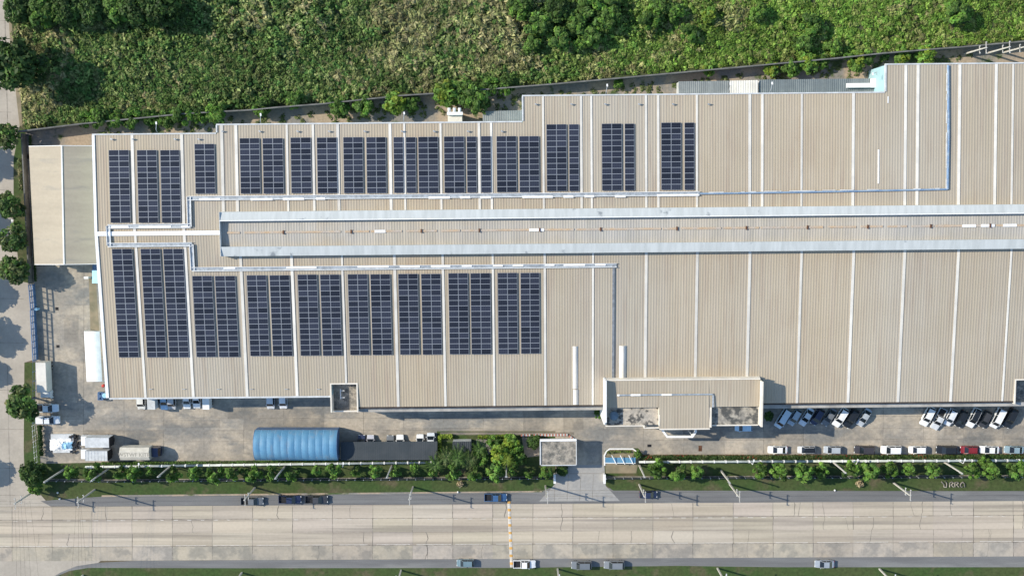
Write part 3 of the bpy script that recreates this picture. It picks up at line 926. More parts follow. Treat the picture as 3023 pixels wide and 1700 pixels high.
# ------------------------------------------------------------------ solar arrays
PW, PH = 2.16, 1.2
mmod = MB()
fw = 0.044
for (x, y, sx, sy) in ((0, PH / 2 - fw / 2, PW - 0.02, fw), (0, -PH / 2 + fw / 2, PW - 0.02, fw), (PW / 2 - fw / 2 - 0.01, 0, fw, PH - 2 * fw), (-PW / 2 + fw / 2 + 0.01, 0, fw, PH - 2 * fw)):
    mmod.box((x, y, 0.0), (sx, sy, 0.05))
mmod.mi = 1
mmod.box((0, 0, -0.004), (PW - 2 * fw - 0.02, PH - 2 * fw, 0.046))
module_mesh = mmod.mesh('solar_module', [MAT['frame'], MAT['solar']])
N_ARR = [(323, 383, 443, 658, 2, 13), (406, 465, 443, 658, 2, 13), (475, 532, 443, 658, 2, 13), (575, 634.5, 425, 572, 2, 9), (708.5, 767.5, 408, 572, 2, 10), (776, 836.5, 408, 572, 2, 10),
         (858.5, 919, 406, 571, 2, 10), (936, 995.5, 406, 571, 2, 10), (1014, 1072, 405, 571, 2, 10), (1082, 1140, 405, 571, 2, 10), (1162, 1191, 405, 570, 1, 10), (1199, 1228, 405, 570, 1, 10),
         (1235, 1294, 404, 570, 2, 10), (1311, 1371, 403, 570, 2, 10), (1378, 1407, 403, 569, 1, 10), (1420, 1450, 402, 569, 1, 10), (1466, 1525, 402, 568, 2, 10), (1533, 1592, 402, 568, 2, 10),
         (1613.5, 1673, 367, 565, 2, 12), (1680, 1709, 367, 565, 1, 12), (1776.5, 1836, 365, 563, 2, 12), (1844, 1873, 365, 563, 1, 12), (1952, 2011, 362, 561, 2, 12), (2020.5, 2050, 362, 561, 1, 12)]
S_ARR = [(340, 400, 734, 1055, 2, 20), (424, 482, 734, 1055, 2, 20), (490, 549, 734, 1055, 2, 20), (573.5, 632, 814, 1054, 2, 15), (640, 700, 814, 1054, 2, 15), (733, 791, 812, 1051, 2, 15),
         (800, 859, 812, 1051, 2, 15), (882.5, 940, 810, 1050, 2, 15), (948.5, 1006, 810, 1050, 2, 15), (1029.5, 1088, 809, 1048, 2, 15), (1096, 1155, 809, 1048, 2, 15), (1178, 1236, 808, 1047, 2, 15),
         (1245, 1303, 808, 1047, 2, 15), (1325, 1383, 806, 1046, 2, 15), (1390, 1449, 806, 1046, 2, 15), (1470, 1528, 805, 1045, 2, 15), (1537, 1593, 805, 1044, 2, 15)]
_cnt = {9: 'nine', 10: 'ten', 12: 'twelve', 13: 'thirteen', 15: 'fifteen', 20: 'twenty'}
for side_, arr in (('hill', N_ARR), ('road', S_ARR)):
    for i, (u0, u1, v0, v1, nc, nr) in enumerate(arr):
        vm = (v0 + v1) / 2; um = (u0 + u1) / 2
        s0, _ = RS(u0, vm, 0.3); s1, _ = RS(u1, vm, 0.3)
        _, ta = RS(um, v0, 0.3); _, tb = RS(um, v1, 0.3)
        sc_, tc_ = (s0 + s1) / 2, (ta + tb) / 2
        a = empty('solar_array', W(sc_, tc_, zroof(tc_) + 0.26))
        tilt = math.atan(SLP) * (-1 if tc_ > 0 else 1)
        a.rotation_euler = (tilt, 0, TH)
        if side_ == 'hill':
            lab = '%s solar array from the cream shed on the scrub-side slope, %s rows of %s' % (ORD(i), _cnt[nr], 'two' if nc == 2 else 'one')
        else:
            lab = '%s solar array from the cream shed on the road-side slope, %s rows of two' % (ORD(i), _cnt[nr])
        tag(a, lab, 'solar array', 'solar arrays on the factory roof')
        cw = (s1 - s0) / nc; rh = abs(ta - tb) / nr
        for c in range(nc):
            for r in range(nr):
                o = link('solar_module', module_mesh, a, ((c - (nc - 1) / 2) * cw, (r - (nr - 1) / 2) * rh, 0))
                o.scale = (cw / PW * 0.992, rh / PH * 0.993, 1)
        b = MB()
        for c in range(nc):
            for q in (-0.28, 0.28):
                b.box(((c - (nc - 1) / 2) * cw + q * cw, 0, -0.075), (0.06, abs(ta - tb) + 0.1, 0.09))
        link('mounting_rail', b.mesh('mounting_rail', MAT['galv']), a)

# ------------------------------------------------------------------ other buildings and sheds
def pbox(b, u0, v0, u1, v1, z0, z1, rz=TH):
    """a box whose top face fills the given pixels of the photo at height z1"""
    c = P((u0 + u1) / 2, (v0 + v1) / 2, z1)
    w = (P(u1, (v0 + v1) / 2, z1) - P(u0, (v0 + v1) / 2, z1)).length
    h = (P((u0 + u1) / 2, v1, z1) - P((u0 + u1) / 2, v0, z1)).length
    b.box((c.x, c.y, (z0 + z1) / 2), (w, h, z1 - z0), rz)
    return c, w, h


def ribbed(b, q, n, rib_h=0.05, w=0.06, jit=0.05):
    """sheeting on a quad q = a,b,c,d: bays run from side a-b to side d-c"""
    a, bb, c, d = [Vector(p) for p in q]
    nn = (bb - a).cross(d - a).normalized()
    for i in range(n):
        x0, x1 = i / n, (i + 1) / n
        b.tint = 1 + RNG.uniform(-jit, jit)
        b.face(a.lerp(bb, x0), a.lerp(bb, x1), d.lerp(c, x1), d.lerp(c, x0))
        m = (x0 + x1) / 2; L_ = (bb - a).length
        r = [(m - w * 1.7 / L_, 0), (m - w / L_, rib_h), (m + w / L_, rib_h), (m + w * 1.7 / L_, 0)]
        for k in range(3):
            (xa, ha), (xb, hb) = r[k], r[k + 1]
            b.face(a.lerp(bb, xa) + nn * ha, a.lerp(bb, xb) + nn * hb, d.lerp(c, xb) + nn * hb, d.lerp(c, xa) + nn * ha)


def flat_roof(q, z):
    return [P(u, v, z) for u, v in q]


# cream shed against the end wall
A, B_, C_, D_ = P(85, 433, 5.2), P(102, 780, 5.2), P(189, 780, 7.1), P(182, 431, 7.1)
shed = empty('cream_shed', ((A.x + C_.x) / 2 + 3, (A.y + B_.y) / 2, 0))
tag(shed, 'cream shed with one bright and one dull roof slope beside the factory end wall', 'shed')
b = MB(); ribbed(b, [B_, A, D_, C_], 36, 0.03, 0.05, 0.02)
b.build('roof_slope', MAT['shed_roof'], shed)
ex = P(276, 433, 5.2).x - 0.15; ex2 = P(289, 779, 5.2).x - 0.15
E_ = Vector((S0 * 0 + W(S0, st(A)[1], 0).x - 0.16, D_.y, 5.2)); F_ = Vector((W(S0, st(B_)[1], 0).x - 0.16, C_.y, 5.2))
b = MB(); ribbed(b, [D_, C_, F_, E_][0:1] + [C_, F_, E_] if False else [C_, D_, E_, F_], 36, 0.03, 0.05, 0.02)
b.build('roof_slope', MAT['shed_roof'], shed)
b = MB()
for (p, q) in ((A, D_), (B_, C_), (D_, E_), (C_, F_)):
    d = (q - p); nrm = Vector((0, 0, 0.06))
    off = Vector((0, 0.12 if p in (A, D_) else -0.12, 0))
    b.hexa([p - nrm, q - nrm, q - nrm + off, p - nrm + off], [p + nrm, q + nrm, q + nrm + off, p + nrm + off])
b.hexa([D_ + Vector((-.14, 0, -.02)), D_ + Vector((.14, 0, -.02)), C_ + Vector((.14, 0, -.02)), C_ + Vector((-.14, 0, -.02))],
       [D_ + Vector((-.14, 0, .09)), D_ + Vector((.14, 0, .09)), C_ + Vector((.14, 0, .09)), C_ + Vector((-.14, 0, .09))])
b.build('roof_trim', MAT['white'], shed)
b = MB()
i_ = Vector((0.5, 0, -0.1))
b.face(A + i_ - Vector((0, 0, 5.1)) + Vector((0, -.3, 0)), B_ + i_ - Vector((0, 0, 5.1)) + Vector((0, .3, 0)), B_ + i_ + Vector((0, .3, 0)), A + i_ + Vector((0, -.3, 0)))
for (p, q, r, o) in ((A, D_, E_, -.3), (B_, C_, F_, .3)):
    y = Vector((0, o, 0)); dn = Vector((0, 0, -0.12))
    b.face(Vector((p.x + .5, p.y + o, 0)), Vector((r.x - .1, r.y + o, 0)), r + y + dn, q + y + dn, p + y + dn + Vector((.5, 0, 0)))
b.build('wall', MAT['cream'], shed)

# blue barrel-vaulted carport
u0, u1, v0, v1 = 749, 1003, 1281, 1360
ya = P(870, v0 - 12, 3.3).y; yb = P(870, v1 - 2, 3.3).y; xa = P(u0, 1320, 4.6).x; xb = P(u1 - 8, 1320, 4.6).x
vault = empty('barrel_vault_carport', ((xa + xb) / 2, (ya + yb) / 2, 0))
tag(vault, 'bright blue barrel-vaulted roof shelter of twelve bulging bays in the yard', 'carport')
b = MB(); b.sm = True
nb = 12; na = 14; nk = 4
_s22 = math.sin(math.radians(22))
yc = (ya + yb) / 2; hw = (ya - yb) / 2
for i in range(nb):
    rows = []
    for k in range(nk + 1):
        x = xa + (xb - xa) * (i + k / nk) / nb
        bulge = 0.13 * math.sin(math.pi * k / nk)
        row = []
        for j in range(na + 1):
            th = math.radians(22) + math.radians(136) * j / na
            y = yc + hw * math.cos(th) / math.cos(math.radians(22))
            z = 3.3 + (2.0 + bulge) * (math.sin(th) - math.sin(math.radians(22))) / (1 - math.sin(math.radians(22)))
            row.append((x, y, z))
        rows.append(row)
    for k in range(nk):
        for j in range(na):
            b.face(rows[k][j], rows[k][j + 1], rows[k + 1][j + 1], rows[k + 1][j])
b.build('vaulted_roof', MAT['blueroof'], vault)
for i in range(1, nb):
    b = MB(); x = xa + (xb - xa) * i / nb
    b.tube([(x, yc + hw * math.cos(math.radians(22 + 136 * j / 10)) / math.cos(math.radians(22)), 3.31 + 2.0 * (math.sin(math.radians(22 + 136 * j / 10)) - _s22) / (1 - _s22)) for j in range(11)], 0.035, 5)
    b.build('seam', MAT['pale_blue'], vault)
b = MB(); b.box(((xa + xb) / 2, ya + .02, 1.95), (xb - xa - .1, .05, 2.6)); b.build('side_sheet', MAT['blue'], vault)
for x in (xa + 0.02, xb - 0.02):
    b = MB()
    pts = []
    for j in range(na + 1):
        th = math.radians(22) + math.radians(136) * j / na
        pts.append((x, yc + hw * math.cos(th) / math.cos(math.radians(22)), 3.26 + 2.0 * (math.sin(th) - math.sin(math.radians(22))) / (1 - math.sin(math.radians(22)))))
    b.tube(pts, 0.07, 6)
    b.build('end_arch', MAT['blue'], vault)
    if x > xa + 1:
        b = MB(); b.add([(x - .1, pts[0][1], 0.4), (x - .1, pts[-1][1], 0.4)] + [(x - .1, p[1], p[2]) for p in pts[::-1]], [tuple(range(len(pts) + 2))])
        b.build('end_sheet', MAT['blue'], vault)
for k in range(7):
    for y in (ya - 0.1, yb + 0.1):
        x = xa + 0.2 + (xb - xa - 0.4) * k / 6
        b = MB(); b.tube([(x, y, 0), (x, y, 3.28)], 0.06, 6); b.build('post', MAT['blue'], vault)

# dark flat-roofed car shelter
b = MB(); c, w, h = pbox(b, 1006, 1303, 1291, 1358, 2.5, 2.62)
shel = empty('flat_carport', (c.x, c.y, 0))
tag(shel, 'low dark grey flat-roofed car shelter next to the blue vaulted shelter', 'carport')
b = MB(); q = flat_roof([(1006, 1358), (1291, 1357), (1291, 1302), (1006, 1304)], 2.62)
ribbed(b, q, 44, 0.012, 0.04, 0.025)
b.build('roof', MAT['darkroof'], shel)
b = MB(); pbox(b, 1007, 1304, 1290, 1357, 2.5, 2.6); b.build('roof_frame', MAT['black'], shel)
for u in (1012, 1080, 1150, 1220, 1284):
    for v in (1312, 1352):
        b = MB(); p = P(u, v, 2.5); b.tube([(p.x, p.y, 0), (p.x, p.y, 2.49)], 0.06, 6); b.build('post', MAT['galv'], shel)

# guard house at the gate
c = P(1649, 1334, 4.3)
gh = empty('gate_canopy', (c.x, c.y, 0))
tag(gh, 'square gatehouse with a blotchy grey concrete flat roof and pale upstand at the driveway', 'gatehouse')
b = MB(); pbox(b, 1597, 1302, 1700, 1371, 4.0, 4.3); b.build('roof_slab', MAT['concrete'], gh)
b = MB(); pbox(b, 1594, 1296, 1702, 1302, 4.0, 4.62); b.build('parapet', MAT['white'], gh)
b = MB(); pbox(b, 1593.5, 1303, 1597, 1372, 4.0, 4.5); pbox(b, 1700.3, 1303, 1702.5, 1372, 4.0, 4.5); pbox(b, 1597.5, 1371.5, 1700, 1374, 4.0, 4.48)
b.build('roof_edge', MAT['grey_white'], gh)
b = MB(); pbox(b, 1602, 1306, 1640, 1362, 0.0, 3.98); b.build('wall', MAT['cream'], gh)
for u, v in ((1695, 1308), (1695, 1364)):
    b = MB(); p = P(u, v, 3.98); b.box((p.x, p.y, 1.99), (0.4, 0.4, 3.96), TH); b.build('column', MAT['cream'], gh)
b = MB(); p = P(1641, 1335, 3); b.box((p.x + 0.03, p.y, 1.7), (0.06, 1.6, 1.1), TH); b.build('window', MAT['glass'], gh)
for u, lab in ((1637, 'white gate pillar at the end of the tree-shaded drive edge'), (1784, 'white gate pillar at the sunlit drive edge beside the planting island')):
    b = MB(); p = P(u, 1411, 0.9); b.box((p.x, p.y, 0.75), (0.35, 2.0, 1.5), TH)
    b.box((p.x, p.y, 1.56), (0.5, 2.15, 0.12), TH)
    tag(b.build('gate_pillar', MAT['white']), lab, 'gate pillar')

# planting island with blue awning
isl = MB()
pts = [(1785, 1372), (1784, 1344), (1790, 1331), (1800, 1324), (1868, 1324), (1882, 1334), (1890, 1348)]
for i in range(len(pts) - 1):
    a = P(*pts[i]); c = P(*pts[i + 1]); d = (c - a).normalized() * 0.08; nn = Vector((-d.y, d.x, 0)).normalized() * 0.14
    q = [a - d - nn, c + d - nn, c + d + nn, a - d + nn]
    isl.hexa([(p.x, p.y, 0) for p in q], [(p.x, p.y, 0.2 + 0.003 * i) for p in q])
tag(isl.build('island_kerb', MAT['white']), 'white curved kerb round the planting island by the gate', 'kerb')
sheet('planting_soil', [(1788, 1396), (1786, 1345), (1791, 1333), (1801, 1326), (1867, 1326), (1880, 1336), (1888, 1350), (1878, 1396)], 0.03, MAT['soil'])
aw = empty('blue_awning', P(1833, 1355, 0))
tag(aw, 'small blue sloping awning with four white struts on the planting island', 'awning')
b = MB(); a0, a1, a2, a3 = P(1787, 1350, 1.7), P(1876, 1350, 1.7), P(1876, 1367, 2.3), P(1787, 1366, 2.3)
ribbed(b, [a3, a2, a1, a0], 14, 0.02, 0.03, 0.06); b.build('awning_sheet', MAT['blueroof'], aw)
b = MB(); b.tube([a3, a2], 0.09, 6); b.build('front_beam', MAT['white'], aw)
for k, u in enumerate((1806, 1831, 1856)):
    b = MB(); b.tube([P(u, 1343, 2.2), P(u + 14, 1370, 2.5)], 0.09, 6); b.build('strut', MAT['white'], aw)
for p in (a0, a1, a2, a3):
    b = MB(); b.tube([(p.x, p.y, 0), (p.x, p.y, p.z - 0.03)], 0.05, 6); b.build('post', MAT['white'], aw)

# low sheds behind the factory
def lean_to(name, lab, q, z, mat, n, wallmat='grey_white', cat='shed'):
    pts = flat_roof(q, z)
    cx = sum(p.x for p in pts) / 4; cy = sum(p.y for p in pts) / 4
    o = empty(name, (cx, cy, 0)); tag(o, lab, cat)
    b = MB(); ribbed(b, pts, n, 0.05, 0.06, 0.07); b.build('roof', mat, o)
    b = MB(); cpt = Vector((cx, cy, 0))
    poly = [tuple((cpt + (Vector((p.x, p.y, 0)) - cpt) * 0.97)[:2]) for p in pts]
    b.prism(poly, 0, z - 0.08); b.build('wall', MAT[wallmat], o)
    return o


lean_to('lean_to_shed', 'grey streaky ribbed lean-to roof, the shed nearest the solar arrays behind the factory', [(2003, 277), (2152, 276), (2152, 239), (2003, 241)], 4.0, MAT['grey_sheet'], 26)
lean_to('lean_to_shed', 'whitish ribbed lean-to roof between the grey and blue-grey sheds behind the factory', [(2154, 276), (2238, 275), (2238, 237), (2154, 239)], 4.3, MAT['skylight'], 12)
o_ = lean_to('lean_to_shed', 'long blue-grey ribbed lean-to roof ending at the pale cyan wall behind the factory', [(2241, 275), (2586, 271), (2586, 232), (2241, 236)], 3.8, MAT['bluegrey_sheet'], 60)
lean_to('lean_to_shed', 'small grey flat shed roof in the shaded nook behind the factory', [(1425, 361), (1541, 359), (1541, 326), (1425, 329)], 3.0, MAT['grey_sheet'], 18)
lean_to('small_shed', 'low dark flat-roofed shed among the garden palms by the yard', [(1336, 1336), (1391, 1335), (1391, 1302), (1336, 1303)], 2.4, MAT['darkroof'], 9)
b = MB(); c, w, h = pbox(b, 2501, 246, 2572, 259, 4.0, 4.7); pbox(b, 2572.3, 232, 2585, 259, 4.0, 4.7)
tag(b.build('white_air_duct', MAT['white']), 'white L-shaped air duct lying on the blue-grey lean-to roof', 'duct')
# exhaust unit
c = P(1342, 350, 4)
ex_ = empty('exhaust_unit', (c.x, c.y, 0)); tag(ex_, 'cream box-shaped exhaust unit with three stub pipes behind the factory', 'exhaust unit')
b = MB(); pbox(b, 1322, 336, 1364, 362, 0, 4.2); b.build('housing', MAT['cream'], ex_)
b = MB(); pbox(b, 1319.5, 331, 1366, 340, 4.2, 5.0); b.build('lid', MAT['white'], ex_)
for u in (1326, 1341.5, 1357):
    b = MB(); b.tube([P(u, 334, 4.6), P(u, 326, 4.9), P(u, 319, 5.0)], 0.33, 8); b.build('stub_pipe', MAT['white'], ex_)

# things along the end wall
c = P(272, 1052, 3.6)
wc = empty('white_canopy', (c.x, c.y, 0)); tag(wc, 'brilliant white curved membrane canopy standing against the factory end wall', 'canopy')
b = MB(); b.sm = True
rows = []
for i in range(11):
    f = i / 10
    ul = 248 + (256 - 248) * f; ur = 292 + (303 - 292) * f; v = 978 + (1126 - 978) * f
    rows.append([P(ul + (ur - ul) * k / 8, v, 0) + Vector((0, 0, 3.2 + 0.55 * math.sin(math.pi * (0.12 + 0.8 * k / 8)) + (0.03 if (i + k) % 2 else 0))) for k in range(9)])
rows = [[P(248 + 8 * (i / 10) + (46) * k / 8, 978 + 148 * i / 10, rows[i][k].z) for k in range(9)] for i in range(11)]
for r in rows:
    for k in range(9): r[k] = tuple(r[k])
for i in range(10):
    for k in range(8): b.face(rows[i][k], rows[i + 1][k], rows[i + 1][k + 1], rows[i][k + 1])
b.build('membrane', MAT['white'], wc)
for (i, k) in ((0, 0), (5, 0), (10, 0), (10, 8), (0, 8)):
    p = rows[i][k]; b = MB(); b.tube([(p[0] + .05, p[1], 0), (p[0] + .05, p[1], p[2] - 0.03)], 0.06, 6); b.build('post', MAT['white'], wc)
b = MB()
a0, a1, a2, a3 = P(272, 836, 2.6), P(291, 836, 3.2), P(289, 797, 3.2), P(272, 797, 2.6)
aw2 = empty('wall_awning', (a0.x + .6, a0.y + 1.4, 0)); tag(aw2, 'pale blue awning on the factory end wall beside the cream shed corner', 'awning')
ribbed(b, [a0, a1, a2, a3], 5, 0.02, 0.03, 0.04); b.build('awning_sheet', MAT['pale_blue'], aw2)
b = MB(); pbox(b, 273, 782, 290, 796, 2.3, 2.5); b.build('blue_panel', MAT['blue'], aw2)
b = MB(); b.tube([(a0.x, a0.y, 0), (a0.x, a0.y, 2.58)], 0.05, 6); b.build('post', MAT['white'], aw2)
p = P(263, 818, 0)
b = MB(); b.box((p.x, p.y, 0.8), (0.9, 0.4, 1.6)); b.box((p.x, p.y, 1.66), (1.0, 0.5, 0.1)); tag(b.build('meter_cabinet', MAT['white']), 'small white cabinet in front of the pale blue wall awning', 'cabinet')
sheet('wall_apron', [(262, 822), (283, 822), (293, 975), (267, 975)], 0.012, MAT['soil'])
bs = empty('blue_pump_frame', P(298, 1168, 0)); tag(bs, 'blue steel pump stand with crossed braces at the factory corner', 'pump stand')
b = MB(); p = P(311, 1166, 1.6); b.sm = False
b.tube([(p.x, p.y, 0.02), (p.x, p.y, 2.2)], 0.55, 12); b.build('tank', MAT['pale_blue'], bs)
fr = MB()
q = [P(289, 1158, 1.2), P(304, 1158, 1.2), P(304, 1180, 1.2), P(289, 1180, 1.2)]
for i in range(4):
    fr.tube([q[i], q[(i + 1) % 4]], 0.09, 6); fr.tube([(q[i].x, q[i].y, 0), (q[i].x, q[i].y, 1.2)], 0.07, 6)
fr.tube([q[0], q[2]], 0.1, 6); fr.tube([q[1], q[3]], 0.1, 6)
fr.build('frame', MAT['blue'], bs)
b = MB(); pbox(b, 290, 1159, 303, 1179, 0.3, 0.9); b.build('pump', MAT['blue'], bs)
b = MB(); b.sm = True; p = P(303, 1139.5, 1.1)
b.loft([[(p.x + r * math.cos(k * math.pi / 8), p.y + r * math.sin(k * math.pi / 8), z) for k in range(16)] for z, r in ((0.02, .34), (.3, .36), (.6, .34), (.9, .35), (1.0, .2), (1.02, .02))])
tag(b.build('red_drum', MAT['red']), 'round red drum at the factory corner beside the blue pump stand', 'drum')

# ------------------------------------------------------------------ walls, fences, gates, pipes
def wall_run(name, pts, h, th, mat, lab, cat='wall', cap=None):
    w = [P(u, v, 0) for u, v in pts]
    o = empty(name, w[len(w) // 2]); tag(o, lab, cat)
    b = MB(); cb = MB()
    for i in range(len(w) - 1):
        a, c = w[i], w[i + 1]
        d = (c - a).normalized(); nn = Vector((-d.y, d.x, 0)) * th / 2
        q = [a - nn, c - nn, c + nn, a + nn]
        b.hexa([(p.x, p.y, 0) for p in q], [(p.x, p.y, h) for p in q])
        nn = nn * 1.4
        q = [a - nn, c - nn, c + nn, a + nn]
        cb.hexa([(p.x, p.y, h + 0.005) for p in q], [(p.x, p.y, h + 0.11) for p in q])
    b.build('wall_panel', mat, o)
    cb.build('coping', cap or mat, o)
    return o


BWL = [(u, v + 3) for u, v in WALL_LINE]
wall_run('boundary_wall', BWL, 3.5, 0.2, MAT['wallgrey'], 'long grey block wall dividing the green scrub from the factory back lane', 'wall')
wall_run('boundary_wall', [(76, 395), (84, 560), (98, 836)], 2.0, 0.2, MAT['wallgrey'], 'grey wall running beside the cream shed along the side road', 'wall')

# sliding gates (open steel frames)
def gate(name, u0, v0, u1, v1, h, lab, solid):
    a, c = P(u0, v0, 0), P(u1, v1, 0)
    o = empty(name, (a + c) / 2); tag(o, lab, 'gate', 'sliding gates on the side road')
    L_ = (c - a).length; d = (c - a).normalized()
    fb = MB()
    for z in (0.15, h * 0.36, h * 0.68, h):
        fb.tube([a + Vector((0, 0, z)), c + Vector((0, 0, z))], 0.13, 6)
    k = max(2, round(L_ / 1.5))
    for i in range(k + 1):
        p = a.lerp(c, i / k); fb.tube([(p.x, p.y, 0.05), (p.x, p.y, h)], 0.11, 6)
    fb.build('gate_frame', MAT['blue'], o)
    sbm = MB(); n_ = Vector((-d.y, d.x, 0)) * 0.02
    q = [a - n_, c - n_, c + n_, a + n_]
    sbm.hexa([(p.x, p.y, 0.2) for p in q], [(p.x, p.y, solid) for p in q])
    sbm.build('kick_panel', MAT['blue'], o)
    bb = MB()
    k2 = round(L_ / 0.5)
    for i in range(k2):
        p = a.lerp(c, (i + .5) / k2); bb.tube([(p.x, p.y, solid), (p.x, p.y, h * 0.68)], 0.015, 4)
    bb.build('bars', MAT['blue'], o)


gate('sliding_gate', 102, 838, 108, 908, 2.9, 'blue steel sliding gate leaf nearest the cream shed', 1.0)
gate('sliding_gate', 105, 912, 113, 1060, 2.6, 'longer blue steel sliding gate leaf ending at the tarp-roofed truck', 0.9)
b = MB(); p = P(110, 912, 0.6); b.box((p.x, p.y, 0.6), (0.5, 0.5, 1.2)); b.box((p.x, p.y, 1.24), (0.6, 0.6, 0.08))
tag(b.build('gate_motor', MAT['pale_blue']), 'light blue gate motor box between the two gate leaves', 'gate motor')


def fence_line(name, pts, h, post, lab, panel=None, rails=2, kerb=None, mat='galv', sp=2.0):
    w = [P(u, v, 0) for u, v in pts]
    o = empty(name, w[0]); tag(o, lab, 'fence')
    pm = MB(); rm = MB(); km = MB(); pn = MB()
    for i in range(len(w) - 1):
        a, c = w[i], w[i + 1]; L_ = (c - a).length; d = (c - a).normalized(); nn = Vector((-d.y, d.x, 0))
        k = max(1, round(L_ / sp))
        for j in range(k + (1 if i == len(w) - 2 else 0)):
            p = a.lerp(c, j / k); pm.box((p.x, p.y, h / 2), (post, post, h), TH)
        for r in range(rails):
            z = h * (0.92 if r == 0 else 0.25)
            rm.tube([a + Vector((0, 0, z)), c + Vector((0, 0, z))], 0.03, 5)
        if panel:
            if panel == 'bars':
                kk = round(L_ / 0.16)
                for j in range(kk):
                    p = a.lerp(c, j / kk); x = 0.014
                    pn.face((p.x - x, p.y, 0.3), (p.x + x, p.y, 0.3), (p.x + x, p.y, h * 0.95), (p.x - x, p.y, h * 0.95))
                    pn.face((p.x, p.y - x, 0.3), (p.x, p.y + x, 0.3), (p.x, p.y + x, h * 0.95), (p.x, p.y - x, h * 0.95))
            else:
                q = [a - nn * .02, c - nn * .02, c + nn * .02, a + nn * .02]
                pn.hexa([(p.x, p.y, 0.1) for p in q], [(p.x, p.y, h * .97) for p in q])
        if kerb:
            q = [a - nn * kerb, c - nn * kerb, c + nn * kerb, a + nn * kerb]
            km.hexa([(p.x, p.y, 0) for p in q], [(p.x, p.y, 0.3) for p in q])
    pm.build('fence_post', MAT[mat], o)['kind'] = 'stuff'
    rm.build('fence_rail', MAT[mat], o)
    if panel: pn.build('fence_panel', MAT['darkroof'] if panel != 'bars' else MAT['black'], o)
    if kerb: km.build('fence_kerb', MAT['concrete'], o)
    return o


fence_line('roadside_fence', [(150, 1414), (300, 1416), (600, 1414), (1000, 1411), (1636, 1407)], 1.7, 0.16, 'dark panelled verge fence with pale posts on the blue shelter side of the driveway', panel='solid', kerb=0.16)
fence_line('roadside_fence', [(1788, 1407), (2400, 1405), (3160, 1402)], 1.7, 0.16, 'dark panelled verge fence with pale posts on the parked cars side of the driveway', panel='solid', kerb=0.16)
fence_line('side_road_fence', [(107, 1066), (107, 1150), (107, 1245)], 1.8, 0.1, 'blue-grey fence behind the tarp-roofed truck and two white pickups', mat='blue')
fence_line('side_road_fence', [(104, 1252), (112, 1362)], 1.7, 0.12, 'white post-and-rail fence beside the grass strip near the pallet heap', mat='white', sp=1.2)


def pipe_run(pts, lab):
    w = [P(u, v, 1.5) for u, v in pts]
    o = empty('white_pipe', (w[0].x, w[0].y, 0)); tag(o, lab, 'pipe', 'white pipelines along the lawn')
    b = MB(); b.sm = True
    for p, q in zip(w, w[1:]): b.tube([p, q], 0.27, 10)
    b.build('pipe', MAT['pipe'], o)
    for p, q in zip(w, w[1:]):
        L_ = (q - p).length; k = round(L_ / 2.75); d = (q - p).normalized()
        for j in range(k):
            c = p.lerp(q, (j + .5) / k)
            fb = MB(); fb.tube([c - d * 0.13, c + d * 0.13], 0.34, 10)
            fb.tube([(c.x, c.y, 0), (c.x, c.y, 1.2)], 0.08, 6)
            fl = fb.build('pipe_joint', MAT['white'], o)


MAT['pipe'] = M('pipe_paint', (0.46, 0.49, 0.46), 0.55, 0.18, 0.6)
pipe_run([(252, 1378), (600, 1373), (1290, 1364)], 'long white jointed pipe on short stands above the tree row, ending near the garden palms')
pipe_run([(1886, 1363), (2400, 1361), (3130, 1358)], 'long white jointed pipe on short stands between the hedge and trees, by the parked cars')

b = MB(); b2 = MB()
ks = [P(1540 + i * 4.6, 1284 - i * 0.06, 0) for i in range(30)] + [P(1678 + i * 3.5, 1284 + i * 2.6, 0) for i in range(1, 5)]
for i, p in enumerate(ks):
    b.mi = i % 2
    b.box((p.x, p.y, 0.18), (0.34, 0.5, 0.36), TH if i < 30 else TH - 0.6)
tag(b.build('striped_kerb', [MAT['faded_red'], MAT['grey_white']]), 'red and white striped kerb curving past the gatehouse roof', 'kerb')
b = MB()
for i in range(26):
    f0, f1 = i / 26, (i + 1) / 26
    a = P(1502.5 + 8 * f0, 1478 + 195 * f0); c = P(1502.5 + 8 * f1, 1478 + 195 * f1)
    b.mi = 0 if i % 3 else 1
    for k, (x0, h0, x1, h1) in enumerate([(-.36, 0.0, -.2, .06), (-.2, .06, .2, .06), (.2, .06, .36, 0.0)]):
        b.face((c.x + x0, c.y, 0.035 + h0), (c.x + x1, c.y, 0.035 + h1), (a.x + x1, a.y, 0.035 + h1), (a.x + x0, a.y, 0.035 + h0))
tag(b.build('speed_hump', [MAT['marking'], MAT['orange']]), 'orange and white striped speed hump crossing the whole road', 'speed hump')

# drain covers
for (u, v, su, sv, lab) in [(168, 911, 9, 9, 'square dark drain cover in the side yard, nearer the cream shed'), (171, 1022, 9, 8, 'square dark drain cover in the side yard, nearer the tarp-roofed truck'),
                            (1917, 1315, 12, 8, 'dark rectangular drain cover near the planting island'), (2067, 1323, 10, 17, 'rust-brown drain cover beside the hedge below the entrance block shadow')]:
    b = MB(); p = P(u, v, 0); sx, sy = su / 13, sv / 13
    b.box((p.x, p.y, 0.015), (sx, sy, 0.05), TH)
    for k in range(5): b.box((p.x - sx * .4 + sx * .2 * k, p.y, 0.05), (0.04, sy * .9, 0.03), TH)
    tag(b.build('drain_cover', MAT['rust'] if u == 2067 else MAT['black']), lab, 'drain cover')

# ------------------------------------------------------------------ vehicles (nose points to +x)
CAR_MESH = {}


def wheel_meshes():
    if 'tyre' in CAR_MESH: return
    t = MB(); t.sm = False
    n = 16
    for s, r, nm in ((0.2, 0.33, 'tyre'), (0.215, 0.2, 'rim')):
        t = MB()
        t.tube([(0, -s / 2, 0), (0, s / 2, 0)], r, n)
        CAR_MESH[nm] = t.mesh(nm, MAT['rubber'] if nm == 'tyre' else MAT['rim'])


